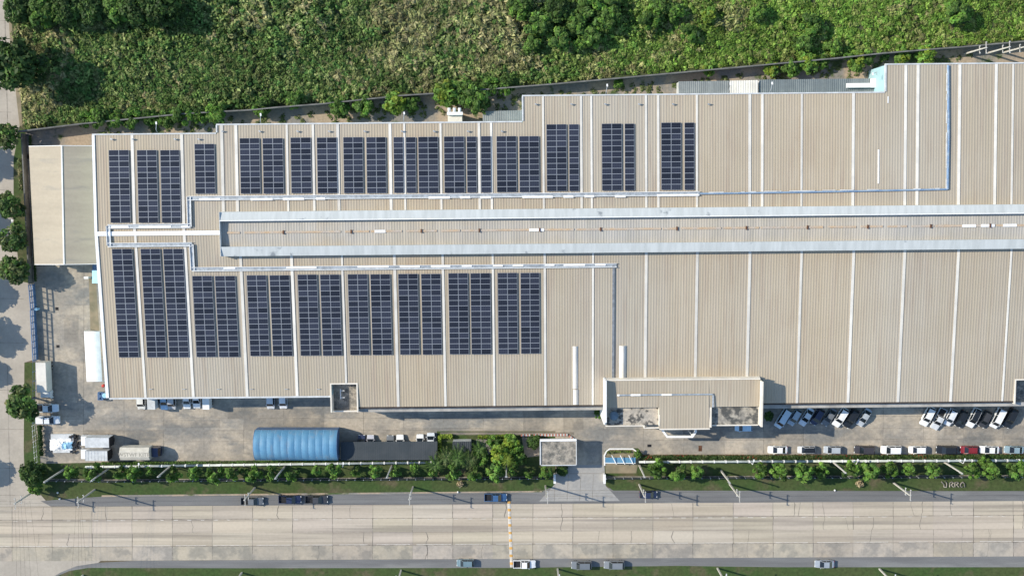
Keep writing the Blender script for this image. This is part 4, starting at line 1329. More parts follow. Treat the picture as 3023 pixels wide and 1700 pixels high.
def ring(x, w, z0, zm, zb, inset=0.95):
    return [(x, -w * .96, z0), (x, -w, zm), (x, -w * inset, zb), (x, -w * inset * .6, zb + .025), (x, w * inset * .6, zb + .025), (x, w * inset, zb), (x, w, zm), (x, w * .96, z0)]


def car_parts(kind):
    if kind in CAR_MESH: return CAR_MESH[kind]
    parts = []
    K = dict(sedan=dict(L=4.5, w=.87, zb=.9, zr=1.43, x1=1.12, x2=.3, x3=-.95, x4=-1.72),
             hatch=dict(L=4.05, w=.85, zb=.93, zr=1.5, x1=1.15, x2=.45, x3=-1.55, x4=-1.92),
             suv=dict(L=4.75, w=.93, zb=1.05, zr=1.75, x1=1.2, x2=.5, x3=-1.85, x4=-2.2),
             van=dict(L=4.9, w=.93, zb=1.1, zr=1.9, x1=1.75, x2=1.1, x3=-2.15, x4=-2.4),
             pickup=dict(L=5.2, w=.92, zb=1.02, zr=1.72, x1=1.3, x2=.6, x3=-.6, x4=-.82),
             canopy=dict(L=5.2, w=.92, zb=1.02, zr=1.72, x1=1.3, x2=.6, x3=-.6, x4=-.82))[kind]
    h = K['L'] / 2; w = K['w']; zb = K['zb']
    b = MB(); b.sm = False
    pick = kind in ('pickup', 'canopy')
    tail = -.85 if pick else -h
    secs = [ring(h, w * .78, .35, .5, zb * .66, .9), ring(h - .12, w * .93, .25, .55, zb * .76), ring(h - .6, w, .22, .6, zb * .87), ring(K['x1'], w, .22, .62, zb)]
    if pick: secs += [ring(tail, w, .22, .62, zb)]
    else:
        secs += [ring(K['x4'], w, .22, .62, zb), ]
        if h + K['x4'] > .3: secs += [ring(-h + .2, w * .95, .25, .6, zb * .96)]
        secs += [ring(-h, w * .84, .35, .55, zb * .84)]
    b.loft(secs[::-1])
    wr = w * .74; wb = w * .93; zr = K['zr']
    x1, x2, x3, x4 = K['x1'], K['x2'], K['x3'], K['x4']
    # roof skin with a soft crown, and pillars
    ys = [-1, -.6, 0, .6, 1]
    for i in range(4):
        f = lambda x, y: (x, y * wr, zr + .045 * (1 - y * y))
        b.face(f(x3, ys[i]), f(x2, ys[i]), f(x2, ys[i + 1]), f(x3, ys[i + 1]))
    for sg in (-1, 1):
        for (xa_, za_, ya_, xb_, zb_, yb_) in ((x1, zb, wb, x2, zr, wr), (x4, zb, wb, x3, zr, wr), ((x2 + x3) / 2, zb, wb, (x2 + x3) / 2, zr, wr)):
            b.tube([(xa_, sg * ya_, za_), (xb_, sg * yb_, zb_)], 0.045, 5)
        b.tube([(x2, sg * wr, zr), (x3, sg * wr, zr)], 0.045, 5)
        b.box((x1 - .2, sg * (w + .1), zb + .05), (.12, .2, .13))
    if pick:
        t0, t1 = -h, -.85
        zf, zt = .62, 1.0
        b.box(((t0 + t1) / 2, 0, .5), (t1 - t0, w * 1.9, .24))
        for sg in (-1, 1): b.box(((t0 + t1) / 2, sg * w * .94, (zf + zt) / 2 + .005), (t1 - t0, .1, zt - zf))
        b.box((t0 + .05, 0, (zf + zt) / 2 + .003), (.1, w * 1.77, zt - zf))
    CAR_MESH[kind + '_body'] = b.mesh('body', paint((.5, .5, .5)))
    parts.append(('body', CAR_MESH[kind + '_body'], 'paint', (0, 0, 0)))
    g_ = 0.008
    f = MB(); f.face((x1, -wb + .05, zb + .02), (x1, wb - .05, zb + .02), (x2, wr, zr + g_), (x2, -wr, zr + g_)); parts.append(('windscreen', f.mesh('windscreen', MAT['glass']), None, (0, 0, 0)))
    f = MB(); f.face((x4, wb - .05, zb + .02), (x4, -wb + .05, zb + .02), (x3, -wr, zr + g_), (x3, wr, zr + g_)); parts.append(('rear_window', f.mesh('rear_window', MAT['glass']), None, (0, 0, 0)))
    for sg in (-1, 1):
        f = MB(); q = [(x4, sg * wb, zb + .01), (x1, sg * wb, zb + .01), (x2, sg * wr, zr), (x3, sg * wr, zr)]
        f.face(*(q if sg < 0 else q[::-1])); parts.append(('side_window', f.mesh('side_window', MAT['glass']), None, (0, 0, 0)))
        f = MB(); f.box((h - .1, sg * w * .66, zb * .68), (.22, .34, .16)); parts.append(('headlight', f.mesh('headlight', MAT['lamp']), None, (0, 0, 0)))
        f = MB(); f.box((-h + .04, sg * w * .72, zb * .8), (.1, .26, .16)); parts.append(('tail_light', f.mesh('tail_light', MAT['tail']), None, (0, 0, 0)))
    if kind == 'pickup':
        f = MB(); f.box(((-h - .85) / 2, 0, .63), (h - .85 - .12, w * 1.76, .02)); parts.append(('bed_liner', f.mesh('bed_liner', MAT['black']), None, (0, 0, 0)))
    if kind == 'canopy':
        f = MB(); f.loft([[(x, -w * .9, .98), (x, -w * .74, 1.68), (x, w * .74, 1.68), (x, w * .9, .98)] for x in (-h + .06, -.9)])
        parts.append(('bed_canopy', f.mesh('bed_canopy', MAT['white']), None, (0, 0, 0)))
    wheel_meshes()
    for x in (h - .9, -h + .85):
        for sg in (-1, 1): parts.append(('wheel', None, 'wheel', (x, sg * (w - .1), .33)))
    CAR_MESH[kind] = parts
    return parts


def put_car(kind, u, v, ang, col, lab, cat='car', group=None, z=.75, roofcol=None):
    p = P(u, v, z)
    nm = {'pickup': 'pickup_truck', 'canopy': 'pickup_truck', 'van': 'parked_van'}.get(kind, 'parked_car')
    r = empty(nm, (p.x, p.y, 0.03 if v > 1440 else 0.008), ang)
    tag(r, lab, cat, group)
    for n_, me, mk_, loc in car_parts(kind):
        if mk_ == 'wheel':
            wl = link('wheel', CAR_MESH['tyre'], r, loc)
            link('rim', CAR_MESH['rim'], wl)
            continue
        o = link(n_, me, r, loc)
        if mk_ == 'paint':
            o.material_slots[0].link = 'OBJECT'; o.material_slots[0].material = paint(col)
    if roofcol:
        K = {'hatch': (.45, -1.55, .85 * .74, 1.5), 'suv': (.5, -1.85, .93 * .74, 1.75), 'sedan': (.3, -.95, .87 * .74, 1.43)}[kind]
        f = MB(); f.box(((K[0] + K[1]) / 2, 0, K[3] + .035), (K[0] - K[1], K[2] * 1.9, .04))
        o = link('roof_panel', f.mesh('roof_panel', paint(roofcol)), r)
    return r


WH = (.8, .8, .79); SIL = (.42, .45, .48); GR = (.16, .17, .18); BK = (.015, .017, .02); NV = (.025, .035, .08); RD = (.22, .02, .025); BL = (.05, .12, .25); TEAL = (.25, .34, .38); PB = (.5, .62, .72)
PI = math.pi
g_ = 'cars parked in line beside the hedge'
for (k, u, c, lab, rc) in [('sedan', 2296, WH, 'white sedan with silvery roof, closest to the entrance block in the hedge-side line', None),
                           ('hatch', 2381, (.6, .61, .62), 'pale hatchback with a black roof parked beside the hedge', BK),
                           ('hatch', 2458, SIL, 'silver-grey hatchback parked beside the hedge, behind the black-roofed one', None),
                           ('suv', 2552, (.05, .045, .05), 'dark charcoal car parked beside the hedge between silver and white cars', None),
                           ('suv', 2631, WH, 'white boxy car parked beside the hedge just behind the charcoal car', None),
                           ('hatch', 2709, WH, 'white hatchback parked beside the hedge just ahead of the black car', None),
                           ('suv', 2794, BK, 'black car parked beside the hedge next to the dark red one', None),
                           ('hatch', 2861, RD, 'dark red hatchback parked beside the hedge', None),
                           ('sedan', 2921, WH, 'white sedan parked beside the hedge close behind the dark red car', None),
                           ('sedan', 2994, TEAL, 'silver-blue sedan parked beside the hedge at the frame edge', None)]:
    put_car(k, u, 1327, PI + RNG.uniform(-.02, .02), c, lab, 'car', g_, roofcol=rc)
g_ = 'cars parked at an angle under the factory wall'
hdA = math.atan2(-.84, -.5); hdB = math.atan2(-.9, -.42)
for (k, u, v, c, lab, rc, hd) in [('van', 2311, 1234, PB, 'pale blue-white van nosing out of the shadow beside the entrance block', None, hdA),
                              ('hatch', 2346, 1231, (.35, .43, .5), 'small silver-blue car in shadow next to the pale blue-white van', None, hdA),
                              ('sedan', 2381, 1230, (.6, .66, .72), 'pale sedan in shadow two places from the van by the entrance block', None, hdA),
                              ('hatch', 2413, 1230, NV, 'navy car lost in the deep shadow under the factory wall', None, hdA),
                              ('sedan', 2448, 1230, GR, 'grey sedan at the shadow edge beside a white car', None, hdA),
                              ('suv', 2481, 1231, WH, 'white car half out of the shadow, beside the black car', None, hdA),
                              ('suv', 2512, 1234, BK, 'black car parked between two pale cars under the factory wall', None, hdA),
                              ('sedan', 2551, 1231, SIL, 'silver sedan ending the angled row near the entrance block', None, hdA),
                              ('suv', 2738, 1228, WH, 'white car starting the farther angled row under the factory wall', None, hdB),
                              ('pickup', 2771, 1236, (.6, .61, .62), 'light grey pickup between two white cars under the factory wall', None, hdB),
                              ('hatch', 2806, 1231, (.72, .73, .76), 'white hatchback between the light grey pickup and a black car', None, hdB),
                              ('hatch', 2838, 1236, BK, 'black hatchback between two white cars in the farther angled row', None, hdB),
                              ('suv', 2874, 1232, WH, 'white car with a black roof under the factory wall', BK, hdB),
                              ('hatch', 2908, 1237, (.05, .05, .052), 'dark grey hatchback beside the black-roofed white car', None, hdB),
                              ('van', 2945, 1233, WH, 'long white van in the farther angled row', None, hdB),
                              ('suv', 2982, 1233, BK, 'black car ending the farther angled row by the wall recess', None, hdB)]:
    put_car(k, u, v, hd, c, lab, 'car', g_, roofcol=rc)
for (k, u, v, c, a, lab) in [('pickup', 744, 1478, GR, 0, 'dark grey pickup on the road edge, hindmost of the three dark pickups'),
                             ('pickup', 856, 1473, NV, 0, 'navy pickup on the road edge between two dark grey pickups'),
                             ('pickup', 934, 1473, (.06, .06, .065), 0, 'dark grey pickup on the road edge ahead of the navy pickup'),
                             ('pickup', 1463, 1467, BL, 0, 'blue pickup on the road edge stopping at the striped speed hump'),
                             ('hatch', 1914, 1459, NV, 0, 'dark navy car on the road edge behind a power pole'),
                             ('hatch', 1374, 1661, (.15, .22, .25), PI, 'teal-grey car on the far road edge just before the speed hump'),
                             ('pickup', 1548, 1664, WH, 0, 'white pickup with an empty bed on the far road edge beside the speed hump'),
                             ('suv', 1717, 1667, (.15, .165, .18), PI, 'grey car on the far road edge, nearer the white pickup'),
                             ('suv', 1813, 1666, (.19, .205, .22), PI, 'lighter grey car on the far road edge, behind the other grey car'),
                             ('sedan', 2434, 1664, (.3, .33, .37), PI, 'lone silver sedan parked on the far road edge')]:
    put_car(k, u, v, a, c, lab, 'pickup' if k == 'pickup' else 'car')
put_car('pickup', 139, 1204, 0, (.62, .7, .76), 'white pickup half shaded by the tree, next to the tarp-roofed truck', 'pickup')
put_car('canopy', 143, 1239, 0, (.7, .72, .74), 'white pickup with a covered bed nearest the grass strip', 'pickup')
# cars half hidden under the dark shelter and the eaves
for (k, u, v, c, lab) in [('hatch', 1068, 1309, NV, 'dark blue car nosing out from the dark flat shelter beside the blue vault'), ('hatch', 1094, 1309, (.5, .5, .55), 'silver car nosing out from the dark flat shelter'),
                          ('sedan', 1152, 1313, GR, 'dark car barely showing at the middle of the dark flat shelter'), ('sedan', 1181, 1311, WH, 'white car nosing out from the middle of the dark flat shelter'),
                          ('hatch', 1240, 1307, WH, 'white car nosing out of the dark flat shelter beside the grey van'), ('van', 1272, 1308, (.62, .65, .68), 'grey-white van at the garden end of the dark flat shelter')]:
    put_car(k, u, v, PI / 2, c, lab, 'car', 'cars under the dark shelter')
for (k, u, v, c, lab) in [('sedan', 484, 1181, (.45, .6, .75), 'pale blue car nosing out from under the eaves between two grey vans'), ('sedan', 551, 1178, WH, 'white car under the eaves beside the lighter grey van'),
                          ('sedan', 580, 1176, WH, 'white car under the eaves beside the white and blue van'), ('van', 417, 1176, (.7, .68, .62), 'cream van backed under the eaves nearest the factory corner'),
                          ('van', 507, 1176, (.45, .45, .46), 'grey van under the eaves beside the pale blue car'), ('van', 799, 1175, (.6, .61, .63), 'pale grey van alone under the eaves, nearer the factory corner'),
                          ('van', 836, 1174, (.75, .75, .76), 'white van alone under the eaves, nearer the recessed terrace')]:
    put_car(k, u, v, -PI / 2, c, lab, 'van' if k == 'van' else 'car', 'vehicles under the factory eaves')
put_car('hatch', 2196, 1262, PI, (.45, .65, .8), 'light blue car tucked beneath the entrance block deck edge', 'car')


def truck(u0, v0, u1, v1, H, ang, boxmat, cabcol, lab, gable=0.0, text=None, cab=1.9, panels=0):
    c = P((u0 + u1) / 2, (v0 + v1) / 2, H)
    a = (P(u1, (v0 + v1) / 2, H) - P(u0, (v0 + v1) / 2, H)).length; d = (P((u0 + u1) / 2, v1, H) - P((u0 + u1) / 2, v0, H)).length
    Lb, Wb = (a, d) if abs(math.cos(ang)) > .5 else (d, a)
    r = empty('box_truck', (c.x, c.y, 0.008), ang); tag(r, lab, 'truck')
    b = MB(); h = Lb / 2; w = Wb / 2
    zt = H - gable
    b.loft([[(x, -w, 1.05), (x, -w, zt), (x, -w * .45, H), (x, w * .45, H), (x, w, zt), (x, w, 1.05)] for x in (-h, h)] if gable else
           [[(x, -w, 1.05), (x, -w, H), (x, w, H), (x, w, 1.05)] for x in (-h, h)])
    box = link('cargo_box', b.mesh('cargo_box', boxmat), r)
    if panels:
        for k in range(panels + 1):
            f = MB(); x = -h + Lb * k / panels
            f.box((x * .985, 0, H + .02), (.05, Wb, .035)); link('roof_batten', f.mesh('roof_batten', MAT['grey_white']), box)
    f = MB(); f.box((-h - .03, 0, (H - gable + 1.05) / 2), (.05, Wb - .1, H - gable - 1.1)); link('rear_door', f.mesh('rear_door', MAT['black'] if text is None and cab > 1 and abs(math.cos(ang)) > .5 else MAT['tarp']), r)  # black variant puts the shade on the rear face into its colour
    f = MB(); f.box((cab / 2, 0, .75), (Lb + cab, .9, .28)); link('chassis', f.mesh('chassis', MAT['black']), r)
    f = MB(); wc_ = min(w, 1.05); x0 = h + .12; x1 = h + cab
    f.loft([[(x0, -wc_, .5), (x0, -wc_, 2.3), (x0, wc_, 2.3), (x0, wc_, .5)], [(x1 - .4, -wc_, .45), (x1 - .4, -wc_, 2.3), (x1 - .4, wc_, 2.3), (x1 - .4, wc_, .45)],
            [(x1, -wc_, .45), (x1, -wc_ * .97, 1.35), (x1, wc_ * .97, 1.35), (x1, wc_, .45)]])
    link('cab', f.mesh('cab', paint(cabcol)), r)
    f = MB(); f.face((x1 + .01, -wc_ * .9, 1.38), (x1 + .01, wc_ * .9, 1.38), (x1 - .38, wc_ * .88, 2.27), (x1 - .38, -wc_ * .88, 2.27)); link('windscreen', f.mesh('windscreen', MAT['glass']), r)
    wheel_meshes()
    for x in (x1 - .75, -h + .9, -h + 1.75):
        for sg in (-1, 1):
            wl = link('wheel', CAR_MESH['tyre'], r, (x, sg * (wc_ - .12), .45)); wl.scale = (1.36, 1.2, 1.36)
            link('rim', CAR_MESH['rim'], wl)
    if text:
        cu = bpy.data.curves.new('lettering', 'FONT'); cu.body = text; cu.size = Wb * .42; cu.align_x = 'CENTER'; cu.align_y = 'CENTER'; cu.extrude = .004
        cu.materials.append(MAT['sign'])
        tmp = bpy.data.objects.new('lettering', cu); COL.objects.link(tmp)
        bpy.context.view_layer.update()
        me = bpy.data.meshes.new_from_object(tmp.evaluated_get(bpy.context.evaluated_depsgraph_get()))
        bpy.data.objects.remove(tmp)
        if not me.materials: me.materials.append(MAT['sign'])
        link('lettering', me, box, (0, -.15, H + .012))
    return r


truck(107, 1071, 136, 1158, 3.9, -PI / 2, MAT['skylight'], (.7, .72, .74), 'tall truck with a cream tarp-covered load parked beside the blue gate')
truck(250.5, 1292, 321.5, 1321, 3.9, PI, MAT['grey_white'], WH, 'white-boxed truck with the plain roof, the upper of two standing side by side', panels=0)
truck(251, 1331, 317, 1360, 3.7, PI, MAT['grey_white'], WH, 'white-boxed truck with a seven-panel roof standing by the hedge', panels=7)
truck(352, 1322, 439, 1359, 3.9, 0, MAT['tarp'], NV, 'dark-cabbed truck with faded lettering on its cream tarp roof', gable=.5, text='WSTWF KITR')
truck(434, 1150, 457, 1208, 3.2, PI / 2, MAT['grey_white'], (.6, .6, .58), 'pale box truck backed under the eaves beside the cream van')
truck(597, 1150, 617, 1208, 3.3, PI / 2, MAT['white'], (.3, .5, .7), 'white box truck with a pale blue cab under the eaves, last of the group')
# pallet heap with white sheeting
c = P(180, 1310, .6)
hp = empty('pallet_heap', (c.x, c.y, 0)); tag(hp, 'heap of scrap on grey boards under a crumpled white and blue sheet near the trucks', 'scrap heap')
b = MB(); pbox(b, 150, 1281, 216, 1304, 0.0, .5); pbox(b, 156, 1326, 206, 1336, 0.0, .45); b.build('grey_boards', MAT['grey_white'], hp)
b = MB(); n_ = 12
gr = [[None] * (n_ + 1) for _ in range(n_ + 1)]
for i in range(n_ + 1):
    for j in range(n_ + 1):
        e = math.sin(math.pi * i / n_) * math.sin(math.pi * j / n_)
        p = P(147 + 66 * i / n_ + RNG.uniform(-2, 2), 1296 + 34 * j / n_ + RNG.uniform(-2, 2), 0.6)
        gr[i][j] = (p.x, p.y, .5 + .9 * e * RNG.uniform(.4, 1.0))
for i in range(n_):
    for j in range(n_):
        b.mi = 1 if (i > 6 and 2 < j < 10) else 0
        b.face(gr[i][j], gr[i][j + 1], gr[i + 1][j + 1], gr[i + 1][j])
b.build('crumpled_sheet', [MAT['white'], MAT['pale_blue']], hp)
b = MB()
for _ in range(26):
    p = P(RNG.uniform(205, 232), RNG.uniform(1285, 1335), .2); b.box((p.x, p.y, RNG.uniform(.2, .5)), (RNG.uniform(.3, 1.2), RNG.uniform(.1, .5), RNG.uniform(.1, .5)), RNG.uniform(0, 3))
b.build('scrap', MAT['black'], hp)['kind'] = 'stuff'

# ------------------------------------------------------------------ poles, lamps, wires
def insul(b, p):
    b.tube([p, (p[0], p[1], p[2] + .28)], [.06, .09], 6)


PMESH = {}


def pole_parts(kind):
    if kind in PMESH: return PMESH[kind]
    H_ = {'power': 10.5, 'plain': 10.5, 'street': 9.5}[kind]
    L_ = []
    b = MB(); b.hexa([(-.16, -.16, 0), (.16, -.16, 0), (.16, .16, 0), (-.16, .16, 0)], [(-.1, -.1, H_), (.1, -.1, H_), (.1, .1, H_), (-.1, .1, H_)])
    L_.append(('post', b.mesh('post', MAT['pole'])))
    if kind == 'power':
        for z, ln in ((H_ - .3, 2.3), (H_ - 3.4, 1.5)):
            b = MB(); b.box((.16, 0, z), (.12, ln, .14)); L_.append(('crossarm', b.mesh('crossarm', MAT['pole'])))
            for y in (-ln * .45, 0 if z > H_ - 1 else ln * .1, ln * .45):
                b = MB(); insul(b, (.16, y, z + .07)); L_.append(('insulator', b.mesh('insulator', MAT['grey_white'])))
    elif kind == 'plain':
        for z in (H_ - .25, H_ - 1.2):
            b = MB(); b.box((0, -.16, z), (.5, .1, .1)); L_.append(('bracket', b.mesh('bracket', MAT['galv'])))
    else:
        b = MB(); b.tube([(0, 0, H_ - .2), (0, .7, H_ + .3), (0, 1.7, H_ + .45)], .05, 6); L_.append(('lamp_arm', b.mesh('lamp_arm', MAT['galv'])))
        b = MB(); b.loft([[(-.14, 1.6, H_ + .4), (.14, 1.6, H_ + .4), (.14, 1.6, H_ + .52), (-.14, 1.6, H_ + .52)], [(-.1, 2.3, H_ + .46), (.1, 2.3, H_ + .46), (.1, 2.3, H_ + .54), (-.1, 2.3, H_ + .54)]])
        L_.append(('lamp_head', b.mesh('lamp_head', MAT['grey_white'])))
    PMESH[kind] = L_
    return L_


def put_pole(kind, u, v, lab, cat, group, hs=1.0, rz=0.0):
    p = P(u, v, 0); r = empty({'power': 'power_pole', 'plain': 'concrete_pole', 'street': 'street_lamp'}[kind], p, TH + rz); tag(r, lab, cat, group)
    for n_, me in pole_parts(kind): link(n_, me, r)
    r.scale = (1.1, 1.1, hs)
    return p


PPX = [(102, 1448, 'power pole at the side road corner with double crossarms'), (280, 1444, 'power pole on the verge nearest the corner pole'), (753, 1438, 'power pole on the verge beside the three dark pickups'),
       (1219, 1436, 'power pole on the verge nearest the blue pickup'), (1610, 1433, 'power pole on the verge at the driveway edge by the gatehouse'), (1887, 1429, 'power pole on the verge over the dark navy car'),
       (2154, 1428, 'power pole on the verge opposite the entrance block'), (2638, 1424, 'power pole on the verge opposite the row of hedge-side cars')]
for u, v, lab in PPX: put_pole('power', u, v, lab, 'power pole', 'power poles along the verge', .95)
for u, v, lab in [(187, 1386, 'slim concrete pole inside the fence nearest the corner bush'), (321, 1382, 'slim concrete pole inside the fence by the two white-boxed trucks'), (509, 1371, 'slim concrete pole inside the fence past the lettered truck'),
                  (841, 1376, 'slim concrete pole inside the fence opposite the blue vaulted shelter'), (1157, 1373, 'slim concrete pole inside the fence opposite the dark flat shelter'), (1495, 1371, 'slim concrete pole inside the fence among the garden palms'),
                  (1887, 1372, 'slim concrete pole beside the planting island awning'), (2128, 1388, 'slim concrete pole on the bare lawn gap opposite the entrance block'), (2456, 1360, 'slim concrete pole inside the fence opposite the silver-grey hatchback'), (2786, 1362, 'slim concrete pole inside the fence opposite the black hedge-side car')]:
    put_pole('plain', u, v, lab, 'concrete pole', 'concrete poles inside the fence', .95)
for i, (u, v, lab) in enumerate([(245, 1697, 'street lamp on the far verge nearest the road corner'), (714, 1689, 'street lamp on the far verge past the corner lamp'), (1184, 1682, 'street lamp on the far verge near the teal-grey car'),
                  (1646, 1678, 'street lamp on the far verge beside the two grey cars'), (2118, 1676, 'street lamp on the far verge in the empty stretch'), (2596, 1678, 'street lamp on the far verge past the lone silver sedan')]):
    put_pole('street', u, v, lab, 'street lamp', 'street lamps on the far verge', 1.0)
# poles and crossarms behind the factory
for (u, v, lab) in [(2847, 160, 'power pole with white crossarms behind the factory, nearest the factory roof pipe'), (2913, 158, 'middle power pole of three with white crossarms behind the factory'),
                    (2962, 156, 'power pole with white crossarms behind the factory at the frame corner')]:
    put_pole('power', u, v, lab, 'power pole', 'power poles behind the factory', 1.0, 0.05)
for (u, v, z, lab) in [(462, 391, 11.2, 'small wall lamp over the back lane behind the first solar arrays'), (769, 366, 11, 'small white wall lamp over the back lane by the round bushes'), (1191, 362, 11, 'tall white wall lamp beside the cream exhaust unit'),
                       (1788, 280, 10.6, 'wall lamp leaning over the back lane before the grey lean-to'), (2150, 276, 10.6, 'wall lamp standing over the grey lean-to roof'), (2273, 274, 10.6, 'wall lamp standing over the blue-grey lean-to roof'), (2590, 221, 10, 'wall lamp beside the pale cyan factory wall')]:
    p = P(u, v, z); o = empty('wall_lamp', p); tag(o, lab, 'lamp', 'wall lamps behind the factory')
    dx = -1.2 if u == 2590 else .25
    b = MB(); b.tube([(p.x, p.y, p.z - .5), (p.x + dx * .2, p.y + .5, p.z + .4), (p.x + dx, p.y + (1.7 if u != 2590 else .1), p.z + .7)], .06, 6); b.build('lamp_arm', MAT['galv'], o)
    b = MB(); b.box((p.x + dx, p.y + (1.9 if u != 2590 else .1), p.z + .72), (.3, .55, .16), .1); b.build('lamp_head', MAT['white'], o)
# lamps beside the white pipe
for (u, v, lab) in [(428, 1366, 'small white lamp post by the lettered truck at the pipe'), (1020, 1364, 'small white lamp post by the blue vaulted shelter at the pipe'), (1283, 1362, 'small white lamp post at the pipe end by the palms'),
                    (2209, 1356, 'small white lamp post at the pipe near the bare lawn gap'), (2510, 1355, 'small white lamp post at the pipe opposite the charcoal car'), (2820, 1353, 'small white lamp post at the pipe opposite the dark red car'), (113, 1190, 'small white lamp post in the tree by the side road fence'), (62, 662, 'white lamp post between two round trees on the side road')]:
    p = P(u, v, 0); o = empty('lamp_post', p); tag(o, lab, 'lamp', 'small white lamp posts')
    b = MB(); b.tube([p, (p.x, p.y, 4.2)], .055, 6); b.build('post', MAT['white'], o)
    b = MB(); b.tube([(p.x, p.y, 4.2), (p.x + .2, p.y + .9, 4.5)], .05, 6); b.box((p.x + .22, p.y + 1.0, 4.52), (.28, .5, .14)); b.build('lamp_head', MAT['white'], o)
# wires over the junction and along the verge
def wire_run(pts, lab, sag=.6, r=.028):
    b = MB()
    for a, c in zip(pts, pts[1:]):
        a = Vector(a); c = Vector(c)
        b.tube([a.lerp(c, k / 8) - Vector((0, 0, sag * 4 * (k / 8) * (1 - k / 8))) for k in range(9)], r, 4)
    tag(b.build('power_line', MAT['wire']), lab, 'power line', 'power lines')


for k, du in enumerate((-18, 0, 18, 40, 72)):
    a = P(52 + du * .5, 1478, 9.7); c = P(62 + du * .9, 1900, 9.5)
    wire_run([a, c], '%s overhead wire crossing the road at the side road junction, counted from the frame edge' % ORD(k), .7, .014)
for k, du in enumerate((-12, 14, 30, 46)):
    a = P(228 + du * .2, 1476, 9.6); c = P(205 + du * 1.3, 1900, 9.5)
    wire_run([a, c], '%s overhead wire crossing the road from the second verge pole' % ORD(k), .7, .014)
tops = [P(u, v, 0) + Vector((.17, 0, 10.2)) for u, v, _ in PPX]
for k, dy in enumerate((-1.0, 0, 1.0)):
    wire_run([(-170, tops[0].y + dy, 10.0)] + [(p.x, p.y + dy, p.z) for p in tops] + [(180, tops[-1].y + dy, 10.2)], ['roadward', 'middle', 'fenceward'][k] + ' high wire strung along the verge power poles', .5, .012)
# small things on the verge
sheet('garden_path', [(1405, 1296), (1445, 1296), (1450, 1332), (1440, 1345), (1408, 1340)], 0.004, MAT['dirt'])
sheet('garden_path', [(1540, 1290), (1592, 1290), (1592, 1345), (1550, 1350)], 0.004, MAT['dirt'])
for (u, v, lab) in [(171, 1453, 'small white marker stone on the grass near the corner'), (177, 1471, 'small white marker stone at the asphalt edge near the corner'), (1352, 1451, 'small white marker stone at the asphalt edge under the yellow-leaved palm'), (2464, 1446, 'small white marker stone at the asphalt edge past the bare shrub')]:
    b = MB(); p = P(u, v, 0); b.sm = True
    b.loft([[(p.x + r * math.cos(k * math.pi / 6), p.y + r * math.sin(k * math.pi / 6), z) for k in range(12)] for z, r in ((0, .2), (.2, .22), (.36, .14), (.4, .02))])
    tag(b.build('marker_stone', MAT['white']), lab, 'marker stone', 'marker stones on the verge')
# letters lying on the grass
let = empty('ground_letters', P(2818, 1432, 0)); tag(let, 'four pale letters like YRRQ laid out on the grass verge', 'letters')
GL = [[[(0, 6), (2.5, 3)], [(2.5, 3), (2.5, 0), (5, 0), (5, 5)], [(5, 5), (3.4, 6.4)]],
      [[(0, 0), (0, 4.6), (2.2, 5.8), (3.6, 4.4), (1.4, 2.6), (3.8, 0)]],
      [[(0, 0), (0, 5.0), (2.4, 5.6), (3.6, 4.4), (1.4, 2.8), (3.9, 0)]],
      [[(.9, 0), (0, 1.2), (.2, 3.8), (2, 5.6), (3.9, 3.4), (3.9, 0)], [(.9, 0), (2.2, .4)]]]
for gi, (strokes, ox) in enumerate(zip(GL, (2779, 2803.5, 2819, 2835.5))):
    b = MB()
    for stq in strokes:
        for (x0, y0), (x1, y1) in zip(stq, stq[1:]):
            b.tube([P(ox + x0 * 3.1, 1437 - y0 * 2.7, .25), P(ox + x1 * 3.1, 1437 - y1 * 2.7, .25)], .13, 5)
    b.build('letter', MAT['concrete'], let)

# ------------------------------------------------------------------ vegetation
def quads_mesh(name, V, colr, mat):
    """V: (n,4,3) leaf quads, colr: (n,3)"""
    n = len(V)
    me = bpy.data.meshes.new(name)
    me.vertices.add(n * 4); me.vertices.foreach_set('co', np.ascontiguousarray(V, dtype=np.float32).ravel())
    me.loops.add(n * 4); me.loops.foreach_set('vertex_index', np.arange(n * 4, dtype=np.int32))
    me.polygons.add(n)
    me.polygons.foreach_set('loop_start', np.arange(0, n * 4, 4, dtype=np.int32))
    me.polygons.foreach_set('loop_total', np.full(n, 4, dtype=np.int32))
    me.materials.append(mat)
    at = me.attributes.new('tint', 'FLOAT_COLOR', 'FACE')
    at.data.foreach_set('color', np.concatenate([colr, np.ones((n, 1))], 1).astype(np.float32).ravel())
    me.update(calc_edges=True)
    return me


def norm(a): return a / np.maximum(np.linalg.norm(a, axis=-1, keepdims=True), 1e-6)


def leaf_quads(C, Nrm, size, rng, elong=1.7):
    n = len(C)
    r = rng.normal(size=(n, 3)); t = norm(np.cross(Nrm, r)); bt = np.cross(Nrm, t)
    s = (size * rng.uniform(.6, 1.35, n))[:, None]
    a = t * s * elong * .5; c = bt * s * .5
    return np.stack([C - a, C - c * .9 + a * .1, C + a, C + c * .9 + a * .1], 1)


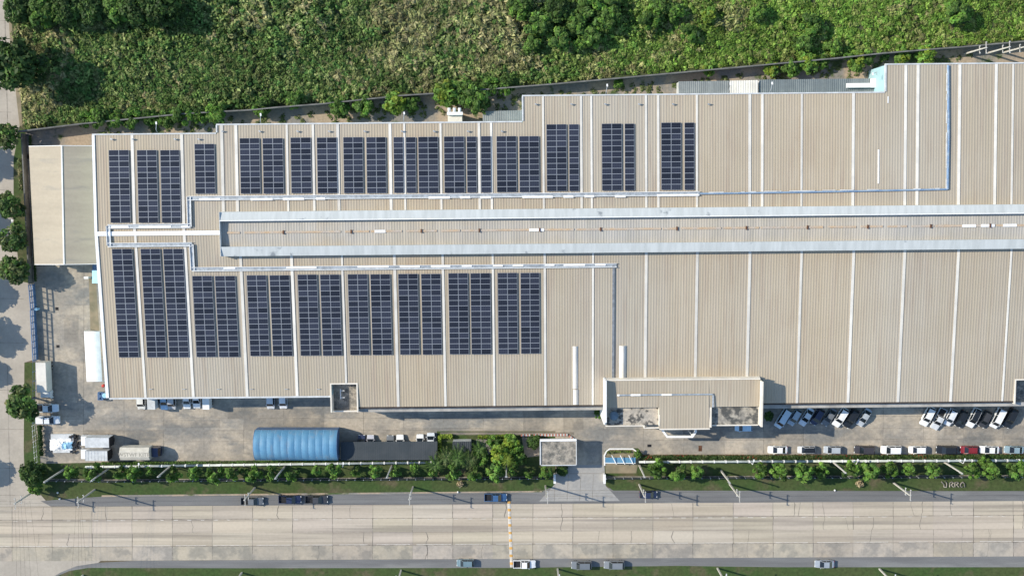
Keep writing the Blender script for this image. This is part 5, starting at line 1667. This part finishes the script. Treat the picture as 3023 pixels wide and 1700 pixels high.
def crown(R_, H_, base, nclump, nleaf, lsize, rng, cols, shape=1.0, droop=0.0):
    """leaf clumps through an uneven crown; returns quads and colours"""
    Vs, Cs = [], []
    for k in range(nclump):
        th = rng.uniform(0, 2 * np.pi); rr = R_ * math.sqrt(rng.uniform(0, 1)) * rng.uniform(.75, 1.08)
        f = rr / R_
        zc = base + H_ * (0.35 + 0.6 * max(0, 1 - f ** 2) ** .5 * rng.uniform(.7, 1.05)) * shape
        if rng.random() < .3: zc = base + H_ * rng.uniform(.15, .5)
        cr = R_ * rng.uniform(.2, .36)
        d = norm(rng.normal(size=(nleaf, 3))); d[:, 2] = np.abs(d[:, 2]) * .9 - .25; d = norm(d)
        u = rng.uniform(.35, 1, nleaf) ** .5
        C = np.array([rr * math.cos(th), rr * math.sin(th), zc]) + d * (cr * u)[:, None] * np.array([1, 1, .8])
        C[:, 2] -= droop * np.hypot(C[:, 0], C[:, 1])
        N_ = norm(d * .75 + np.array([0, 0, .55]) + rng.normal(size=(nleaf, 3)) * .45)
        Vs.append(leaf_quads(C, N_, lsize, rng))
        c0 = np.array(cols[rng.integers(len(cols))]) * rng.uniform(.75, 1.25)
        Cs.append(c0 * rng.uniform(.7, 1.3, (nleaf, 1)) * (1 + rng.normal(size=(nleaf, 3)) * .06))
    return np.concatenate(Vs), np.clip(np.concatenate(Cs), .003, .6)


def trunk_mesh(H_, r, R_, rng, nlimb=4):
    b = MB()
    b.tube([(0, 0, -.05), (r * .3, 0, H_ * .5), (0, r * .2, H_)], [r, r * .75, r * .5], 7)
    for k in range(nlimb):
        t = 2 * math.pi * k / nlimb + rng.uniform(0, .8); z0 = H_ * rng.uniform(.55, .95)
        b.tube([(0, 0, z0), (math.cos(t) * R_ * .35, math.sin(t) * R_ * .35, z0 + R_ * .35), (math.cos(t) * R_ * .7, math.sin(t) * R_ * .7, z0 + R_ * .55)], [r * .45, r * .3, r * .12], 5)
    return b.mesh('trunk', MAT['bark'])


G_DARK = [(.045, .085, .02), (.055, .1, .026), (.038, .072, .02)]
G_MID = [(.085, .155, .032), (.1, .175, .038), (.07, .13, .03)]
G_BRIGHT = [(.13, .25, .04), (.165, .29, .055), (.105, .21, .035)]
G_YELLOW = [(.19, .265, .03), (.225, .28, .04), (.14, .22, .03)]
G_OLIVE = [(.115, .145, .05), (.14, .16, .062), (.085, .12, .04)]
KINDS = {}


def tree_kind(name, **k):
    rng = np.random.default_rng(abs(hash(name)) % 1000 if False else sum(map(ord, name)))
    out = []
    for _ in range(3):
        V, C = crown(k['R'], k['H'], k['base'], k['nc'], k['nl'], k['ls'], rng, k['cols'], k.get('shape', 1), k.get('droop', 0))
        out.append((quads_mesh('crown', V, C, MAT['leaf']), trunk_mesh(k['base'] + k['H'] * .35, k['R'] * .06 + .04, k['R'], rng)))
    KINDS[name] = out, k['R']


tree_kind('young', R=1.5, H=2.4, base=1.5, nc=15, nl=36, ls=.42, cols=G_BRIGHT + G_MID, droop=.25)
tree_kind('bright', R=2.0, H=2.8, base=.9, nc=26, nl=46, ls=.42, cols=G_BRIGHT + G_MID)
tree_kind('yellow', R=2.0, H=2.8, base=.9, nc=26, nl=46, ls=.42, cols=G_YELLOW + G_BRIGHT)
tree_kind('mid', R=2.5, H=3.2, base=1.2, nc=34, nl=52, ls=.42, cols=G_MID + G_BRIGHT[:1])
tree_kind('dark', R=3.5, H=4.5, base=1.8, nc=60, nl=60, ls=.46, cols=G_DARK + G_MID[:1])
tree_kind('road', R=3.0, H=4.0, base=2.2, nc=48, nl=56, ls=.42, cols=G_MID + G_DARK + G_OLIVE)
TCNT = [0]


def put_tree(kind, u, v, rpx, lab, name='leafy_tree', cat='tree', group=None, hz=1.0, zr=None):
    prot, R0 = KINDS[kind]
    cm, tm = prot[TCNT[0] % 3]; TCNT[0] += 1
    s = rpx / 13.1 / R0
    p = P(u, v, (zr if zr is not None else 2.0 * s * hz)); p.z = 0
    r = empty(name, p, RNG.uniform(0, 6.28)); tag(r, lab, cat, group)
    r.scale = (s * RNG.uniform(.92, 1.08), s * RNG.uniform(.92, 1.08), s * hz)
    link('crown', cm, r); link('trunk', tm, r)
    return r


# trees planted in a row between pipe and fence
rowL = [214, 280, 354, 399, 450, 516, 575, 640, 696, 752, 809, 865, 933, 984, 1050, 1107, 1169, 1225, 1275, 1337, 1402, 1461, 1512, 1565, 1609]
rowR = [1939, 2000, 2056, 2242, 2304, 2366, 2422, 2509, 2565, 2622, 2686, 2748, 2866, 2928, 2996]
for i, u in enumerate(rowL):
    put_tree('young', u + RNG.uniform(-4, 4), 1391 + RNG.uniform(-5, 6) - (u - 200) * .002, RNG.uniform(14, 25), '%s small tree from the side road in the row inside the fence, before the driveway' % ORD(i), 'young_tree', 'tree', 'young trees in rows inside the fence', RNG.uniform(1.3, 1.8))
for i, u in enumerate(rowR):
    put_tree('young' if i % 3 else 'bright', u, 1386 + RNG.uniform(-4, 5), RNG.uniform(19, 27) * (.7 if u == 2056 else 1), '%s small tree from the planting island in the row by the parked cars' % ORD(i), 'young_tree', 'tree', 'young trees in rows inside the fence', RNG.uniform(1.25, 1.7))
put_tree('mid', 2903, 1360, 19, 'round green bush growing over the white pipe near the dark red car', 'round_bush', 'bush', None, 1.2)
# trees along the side road
for (u, v, r, lab) in [(62, 195, 66, 'large dark tree overhanging the side road beside the scrub'), (34, 402, 38, 'round tree on the side road at the corner of the grey walls'), (42, 606, 40, 'round tree on the side road above the white lamp post'),
                       (48, 700, 41, 'round tree on the side road below the white lamp post'), (52, 795, 42, 'round tree on the side road beside the blue gate end'), (85, 1180, 46, 'broad tree leaning over the tarp-roofed truck cab'), (103, 1390, 35, 'dark round tree at the fence corner by the junction')]:
    put_tree('dark' if u in (62, 103) else 'road', u + (4 if 500 < v < 900 else 0), v, r * (.9 if u < 80 and u != 62 else 1), lab, 'roadside_tree', 'tree', 'trees along the side road', 1.15)
put_tree('bright', 108, 1428, 26, 'bright green bush below the dark corner tree', 'round_bush', 'bush')
for k, (u, v, r) in enumerate([(-138, 838, 52), (-128, 965, 56), (-146, 1075, 50), (-140, 1370, 52), (-140, 450, 52), (-135, 640, 46)]):
    put_tree('road', u, v, r, 'tree beyond the frame edge whose shadow falls across the side road', 'roadside_tree', 'tree', 'trees beyond the side road', .95)
# trees and bushes along the back wall
BACK = [(255, 352, 24, 'mid'), (300, 350, 30, 'mid'), (345, 352, 26, 'bright'), (395, 348, 28, 'mid'), (440, 342, 24, 'mid'), (490, 352, 26, 'mid'), (540, 340, 30, 'bright'), (592, 335, 26, 'mid'), (642, 335, 30, 'bright'), (775, 318, 26, 'mid'), (868, 296, 24, 'bright'), (1000, 316, 30, 'mid'), (1073, 312, 29, 'mid'), (1164, 306, 31, 'yellow'), (1216, 306, 24, 'mid'), (1318, 275, 34, 'yellow'),
        (1364, 266, 28, 'bright'), (1400, 292, 42, 'mid'), (1448, 254, 28, 'mid'), (1494, 252, 26, 'mid'), (1828, 245, 15, 'bright'), (2090, 208, 17, 'yellow'), (2278, 205, 22, 'yellow'), (2330, 202, 26, 'bright'), (2385, 186, 26, 'yellow'), (2430, 184, 20, 'mid'), (2520, 182, 28, 'yellow'), (2562, 172, 20, 'bright'),
        (2612, 168, 13, 'bright'), (2660, 166, 22, 'yellow'), (2732, 164, 26, 'yellow')]
nmk = {'mid': 'green', 'bright': 'bright green', 'yellow': 'yellow-green'}
for i, (u, v, r, k) in enumerate(BACK):
    put_tree(k, u, v, r, '%s bush at the back wall, %s, counting from the side road' % (ORD(i), nmk[k]), 'wall_bush', 'bush', 'bushes along the back wall', 1.0)
# trees one can tell apart inside the scrub
SCT = [(62, 30, 40, 'dark'), (135, 30, 45, 'mid'), (205, 25, 42, 'dark'), (275, 32, 38, 'dark'), (350, 18, 40, 'mid'), (420, 30, 48, 'dark'), (490, 20, 52, 'dark'), (535, 55, 30, 'dark'), (330, 52, 26, 'dark'),
       (1545, 20, 34, 'mid'), (1590, 70, 36, 'mid'), (1640, 30, 34, 'dark'), (1650, 112, 32, 'bright'), (1700, 70, 32, 'mid'), (1735, 25, 34, 'mid'), (1745, 110, 28, 'bright'), (1790, 60, 34, 'mid'), (1800, 20, 30, 'mid'), (1575, 128, 24, 'bright'), (1715, 125, 22, 'bright'),
       (1915, 60, 28, 'bright'), (1950, 25, 28, 'mid'), (1990, 38, 24, 'bright'), (2030, 95, 24, 'bright'), (2090, 45, 22, 'yellow'), (2240, 35, 24, 'bright'), (2390, 70, 28, 'bright'), (2370, 130, 26, 'bright'), (2460, 140, 22, 'bright'), (2815, 38, 34, 'mid')]
for i, (u, v, r, k) in enumerate(SCT):
    put_tree(k, u, v, r * 1.05, '%s tree standing in the scrub, %s crown, counting from the side road' % (ORD(i), {'dark': 'dark', 'mid': 'green', 'bright': 'bright', 'yellow': 'yellow-green'}[k]), 'scrub_tree', 'tree', 'trees standing in the scrub', 1.0 if k == 'dark' else .95)
# garden by the gatehouse
for (u, v, r, k, lab) in [(1478, 1340, 30, 'yellow', 'yellow-green garden tree nearest the dark small shed'), (1515, 1308, 26, 'yellow', 'tall yellow-green garden tree reaching to the striped kerb'), (1462, 1305, 20, 'bright', 'bright garden bush behind the clipped hedge'), (1577, 1300, 20, 'dark', 'dark garden bush in the corner by the gatehouse'),
                          (1530, 1352, 22, 'mid', 'green bush at the foot of the garden trees'), (1420, 1345, 24, 'mid', 'green bush between the palms and yellow-green trees'), (1770 - 110, 1385, 18, 'dark', 'dark bush at the driveway corner'),
                          (1882, 1339, 12, 'mid', 'small bush at the rounded end of the planting island'), (1765, 1221, 13, 'bright', 'small bright bush in the shade against the entrance block'), (2268, 1226, 14, 'dark', 'dark bush in the shadow on the parked-car side of the entrance block')]:
    put_tree(k, u, v, r, lab, 'garden_bush', 'bush', None, .9 if k == 'dark' else 1.1)


def palm_mesh(R_, rng, cols):
    Vs, Cs = [], []
    for k in range(15):
        t = 2 * math.pi * k / 15 + rng.uniform(-.15, .15); el = rng.uniform(.1, .9)
        for j in range(16):
            f = (j + 1) / 16; x = R_ * f * math.cos(el * .5); z = R_ * (.75 * el * f - .7 * f * f)
            c = np.array([x * math.cos(t), x * math.sin(t), z]); fw = np.array([math.cos(t), math.sin(t), .2]); sd_ = np.array([-math.sin(t), math.cos(t), 0])
            for sg in (-1, 1):
                tip = c + sd_ * sg * R_ * .24 * (1 - .5 * f) + fw * R_ * .1 + np.array([0, 0, -.08 * R_])
                wv = fw * R_ * .03
                Vs.append(np.stack([c - wv, c + wv, tip + wv * .3, tip - wv * .3]))
                Cs.append(np.array(cols[rng.integers(len(cols))]) * rng.uniform(.7, 1.3))
    return quads_mesh('crown', np.array(Vs), np.array(Cs), MAT['leaf'])


rngp = np.random.default_rng(5)
PM = [palm_mesh(2.6, rngp, G_DARK + G_OLIVE), palm_mesh(2.6, rngp, G_MID + G_DARK), palm_mesh(1.7, rngp, G_YELLOW)]
for (u, v, m, h, s, lab) in [(1318, 1351, 0, 4.2, 1.0, 'dark palm at the end of the white pipe'), (1352, 1350, 1, 4.5, 1.05, 'dark palm over the small shed corner'), (1385, 1362, 0, 4.0, .95, 'dark palm beside the small dark shed, nearer the lawn'), (1415, 1325, 1, 3.2, .8, 'palm between the small dark shed and yellow-green trees'),
                             (1285, 1372, 1, 4.4, .9, 'palm leaning over the white pipe end'), (1497, 1358, 2, 5.0, .9, 'slender palm with yellow fruit on a pale trunk in the garden')]:
    p = P(u, v, h); p.z = 0; r = empty('garden_palm', p, RNG.uniform(0, 6)); tag(r, lab, 'palm', 'garden palms'); r.scale = (s, s, 1)
    o = link('crown', PM[m], r, (0, 0, h))
    b = MB(); b.tube([(0, 0, 0), (.1, 0, h * .5), (0, 0, h)], [.17, .13, .11], 7); link('trunk', b.mesh('trunk', MAT['pole'] if m == 2 else MAT['bark']), r)


def hedge(pts, w, h, cols, lab, dens=90, ls=.28, name='clipped_hedge', cat='hedge', reds=0.0):
    rng = np.random.default_rng(len(lab) + int(pts[0][0]))
    Vs, Cs = [], []
    ws = [np.array(P(u, v, h * .7)[:]) for u, v in pts]
    for a, c in zip(ws, ws[1:]):
        L_ = np.linalg.norm(c - a); n = int(L_ * dens)
        t = rng.uniform(0, 1, n)[:, None]
        d = (c - a) / L_; sd_ = np.array([-d[1], d[0], 0])
        off = rng.uniform(-1, 1, (n, 1)); z = h * (1 - .35 * np.abs(off) ** 3) * rng.uniform(.55, 1.05, (n, 1))
        C = a + (c - a) * t + sd_ * off * w / 2; C[:, 2] = z[:, 0]
        N_ = norm(sd_ * off * .7 + np.array([0, 0, .8]) + rng.normal(size=(n, 3)) * .4)
        Vs.append(leaf_quads(C, N_, ls, rng))
        ph = np.sin(t[:, 0] * L_ * .9 + np.sin(t[:, 0] * L_ * .37) * 2)
        ci = (ph * 1.2 + rng.normal(size=n) * .7).round().astype(int) % len(cols)
        cc = np.array(cols)[ci] * rng.uniform(.65, 1.3, (n, 1))
        if reds:
            m = (np.sin(t[:, 0] * L_ * .8 + 1) + np.sin(t[:, 0] * L_ * .31) > 1.0) & (rng.random(n) < reds)
            cc[m] = np.array([.3, .07, .04]) * rng.uniform(.6, 1.3, (m.sum(), 1))
        Cs.append(cc)
    m0 = ws[0]; o = np.array([m0[0], m0[1], 0])
    V = np.concatenate(Vs) - o
    ob = link(name, quads_mesh(name, V, np.concatenate(Cs), MAT['leaf']), None, tuple(o)); tag(ob, lab, cat)


hedge([(1896, 1351), (2400, 1350), (3130, 1347)], .95, .8, G_DARK + G_MID + G_OLIVE, 'long low hedge with reddish patches between the parked cars and white pipe', 70, .3, reds=.12)
hedge([(1896, 1345), (2400, 1344), (3130, 1342)], .4, .35, [(.28, .2, .13), (.2, .08, .05), (.25, .24, .1), (.33, .27, .2)], 'thin strip of reddish low plants at the kerb behind the parked cars', 40, .22, name='flower_strip', cat='flower bed', reds=.15)
hedge([(300, 1368), (700, 1365), (1285, 1359)], .7, .7, G_MID + G_BRIGHT + G_OLIVE, 'low green hedge beside the white pipe from the trucks to the palms', 60, .3)
hedge([(1336, 1288), (1300, 1288), (1296, 1300), (1298, 1332)], .9, 1.1, G_YELLOW, 'yellow-green clipped hedge bending round the dark shelter end', 130, .28)
hedge([(1412, 1290), (1512, 1287)], .8, 1.1, G_YELLOW + G_BRIGHT, 'straight yellow-green clipped hedge along the garden path', 130, .28)
hedge([(1792, 1335), (1822, 1333), (1862, 1333)], .5, .5, G_OLIVE + G_YELLOW, 'small patchy planting along the island kerb', 60, .25, name='island_planting', cat='planting')
hedge([(116, 1255), (120, 1345)], .9, 1.6, G_DARK, 'dark upright hedge beside the white post-and-rail fence', 110, .3)
hedge([(88, 400), (94, 560), (104, 830)], .35, .9, G_DARK, 'dark narrow hedge in the gap between wall and cream shed', 60, .25)
hedge([(58, 470), (62, 560)], 1.0, .4, G_OLIVE + [(.3, .26, .14)], 'dry grassy patch between two round trees on the side road', 60, .3, name='dry_grass_patch', cat='grass patch')
for (u, v, c, lab) in [(1358, 1428, (.45, .36, .22), 'pale bare shrub on the verge before the speed hump'), (2538, 1428, (.5, .4, .25), 'pale bare shrub on the verge opposite the charcoal car')]:
    rng = np.random.default_rng(int(u)); n = 90
    d = norm(rng.normal(size=(n, 3)) + np.array([0, 0, .6])); C = d * rng.uniform(.2, .9, (n, 1)); C[:, 2] = np.abs(C[:, 2]) + .3
    V = leaf_quads(C, norm(d + rng.normal(size=(n, 3)) * .4), .3, rng, 3.0)
    p = P(u, v, .7); p.z = 0
    o = empty('bare_shrub', p); tag(o, lab, 'shrub')
    link('crown', quads_mesh('crown', V, np.array(c) * rng.uniform(.6, 1.3, (n, 1)), MAT['leaf']), o)
    b = MB(); b.tube([(0, 0, 0), (0, 0, .9)], .05, 5); link('trunk', b.mesh('trunk', MAT['bark']), o)


# the scrub itself: countless tufts
def vnoise(x, y, cell, seed):
    rg = np.random.default_rng(seed); g_ = rg.random((256, 256))
    fx, fy = x / cell + 60, y / cell + 60
    ix, iy = np.floor(fx).astype(int), np.floor(fy).astype(int); tx, ty = fx - ix, fy - iy
    tx = tx * tx * (3 - 2 * tx); ty = ty * ty * (3 - 2 * ty)
    q = lambda a, b_: g_[a % 256, b_ % 256]
    return (q(ix, iy) * (1 - tx) + q(ix + 1, iy) * tx) * (1 - ty) + (q(ix, iy + 1) * (1 - tx) + q(ix + 1, iy + 1) * tx) * ty


wl = [P(u, v, 0) for u, v in WALL_LINE]
wx = np.array([p.x for p in wl]); wy = np.array([p.y for p in wl])
NT = 23000
X = NR.uniform(P(30, 200).x, P(3110, 100).x, NT); Y = NR.uniform(P(100, 388).y, P(1500, -70).y, NT)
left_edge = np.interp(Y, [P(62, 370).y, P(48, 240).y, P(32, 130).y, P(28, -40).y], [P(70, 370).x, P(56, 240).x, P(42, 130).x, P(36, -40).x])
ok = (Y > np.interp(X, wx, wy) + .7) & (X > left_edge + .6)
X, Y = X[ok], Y[ok]; NT = len(X)
big = .6 * vnoise(X, Y, 9, 1) + .4 * vnoise(X, Y, 3.5, 2)
tan = .55 * vnoise(X, Y, 12, 3) + .45 * vnoise(X, Y, 3, 4)
dk = .5 * vnoise(X, Y, 7, 8) + .5 * vnoise(X, Y, 2.6, 9)
east = np.clip((X - P(1520, 150).x) / 45, 0, 1)
U = X / 13 * 0 + (X - P(0, 150).x) / (P(3023, 150).x - P(0, 150).x)
hgt = (.3 + 2.2 * big ** 2) * (1 - .35 * east) * NR.uniform(.45, 1.5, NT)
rad = NR.uniform(.45, 1.0, NT) * (.75 + .6 * big)
pal_w = np.array([(.078, .145, .036), (.115, .175, .05), (.062, .135, .034), (.15, .195, .07)])
pal_e = np.array([(.13, .245, .04), (.165, .28, .052), (.105, .215, .036), (.2, .265, .075)])
pal_t = np.array([(.3, .29, .14), (.25, .26, .11), (.36, .31, .18)])
k4 = NR.integers(0, 4, NT)
colr = pal_w[k4] * (1 - east[:, None]) + pal_e[k4] * east[:, None]
ti = (tan + NR.normal(size=NT) * .1) > np.where(U < .1, .64, np.where(U < .28, .68, np.where(east > .5, .8, .61)))
colr[ti] = .55 * pal_t[NR.integers(0, 3, ti.sum())] + .45 * colr[ti]
di = (dk + NR.normal(size=NT) * .05) < .38
colr[di] *= .74
colr *= np.array([1.45, 1.33, 1.35]) * (1 - .12 * east[:, None]) * NR.uniform(.75, 1.25, (NT, 1))
NL = 22
d = norm(NR.normal(size=(NT, NL, 3))); d[..., 2] = np.abs(d[..., 2]); d = norm(d)
Cc = d * (rad[:, None] * NR.uniform(.35, 1.05, (NT, NL)))[..., None]
Cc[..., 2] = hgt[:, None] * (.35 + .75 * Cc[..., 2] / np.maximum(rad[:, None], .1))
Cc[..., 0] += X[:, None]; Cc[..., 1] += Y[:, None]
Nn = norm(d * .8 + np.array([0, 0, .5]) + NR.normal(size=(NT, NL, 3)) * .5)
lsz = np.repeat(np.where(ti, .36, .27 + .27 * vnoise(X, Y, 5, 21)), NL); V = leaf_quads(Cc.reshape(-1, 3), Nn.reshape(-1, 3), lsz, NR, np.repeat(np.where(ti, 3.2, 1.7), NL)[:, None])
CL = np.repeat(colr * NR.choice([.75, .9, 1.1, 1.4], (NT, 1)), NL, 0) * NR.uniform(.75, 1.25, (NT * NL, 1))
tag(link('scrub', quads_mesh('scrub', V, CL, MAT['scrub'])), 'dense green and straw-coloured scrub filling the land behind the factory wall', 'scrub', None, 'stuff')
# weeds in the back lane
nW = 260
uu = NR.uniform(300, 2900, nW); vv = np.interp(uu, [p[0] for p in WALL_LINE], [p[1] for p in WALL_LINE]) + NR.uniform(22, 60, nW)
PT = np.array([P(a, b_, .3)[:] for a, b_ in zip(uu, vv)])
NL = 14
d = norm(NR.normal(size=(nW, NL, 3))); d[..., 2] = np.abs(d[..., 2])
Cc = PT[:, None, :] + d * NR.uniform(.1, .8, (nW, NL, 1)) * np.array([1, 1, .45]); Cc[..., 2] = np.abs(Cc[..., 2] - .25) + .03
V = leaf_quads(Cc.reshape(-1, 3), norm(d * .5 + np.array([0, 0, .8])).reshape(-1, 3), .34, NR)
CL = np.array(G_OLIVE)[NR.integers(0, 3, nW * NL)] * NR.uniform(.6, 1.5, (nW * NL, 1))
tag(link('lane_weeds', quads_mesh('lane_weeds', V, CL, MAT['scrub'])), 'scattered low weeds in the dirt lane behind the factory', 'weeds', None, 'stuff')
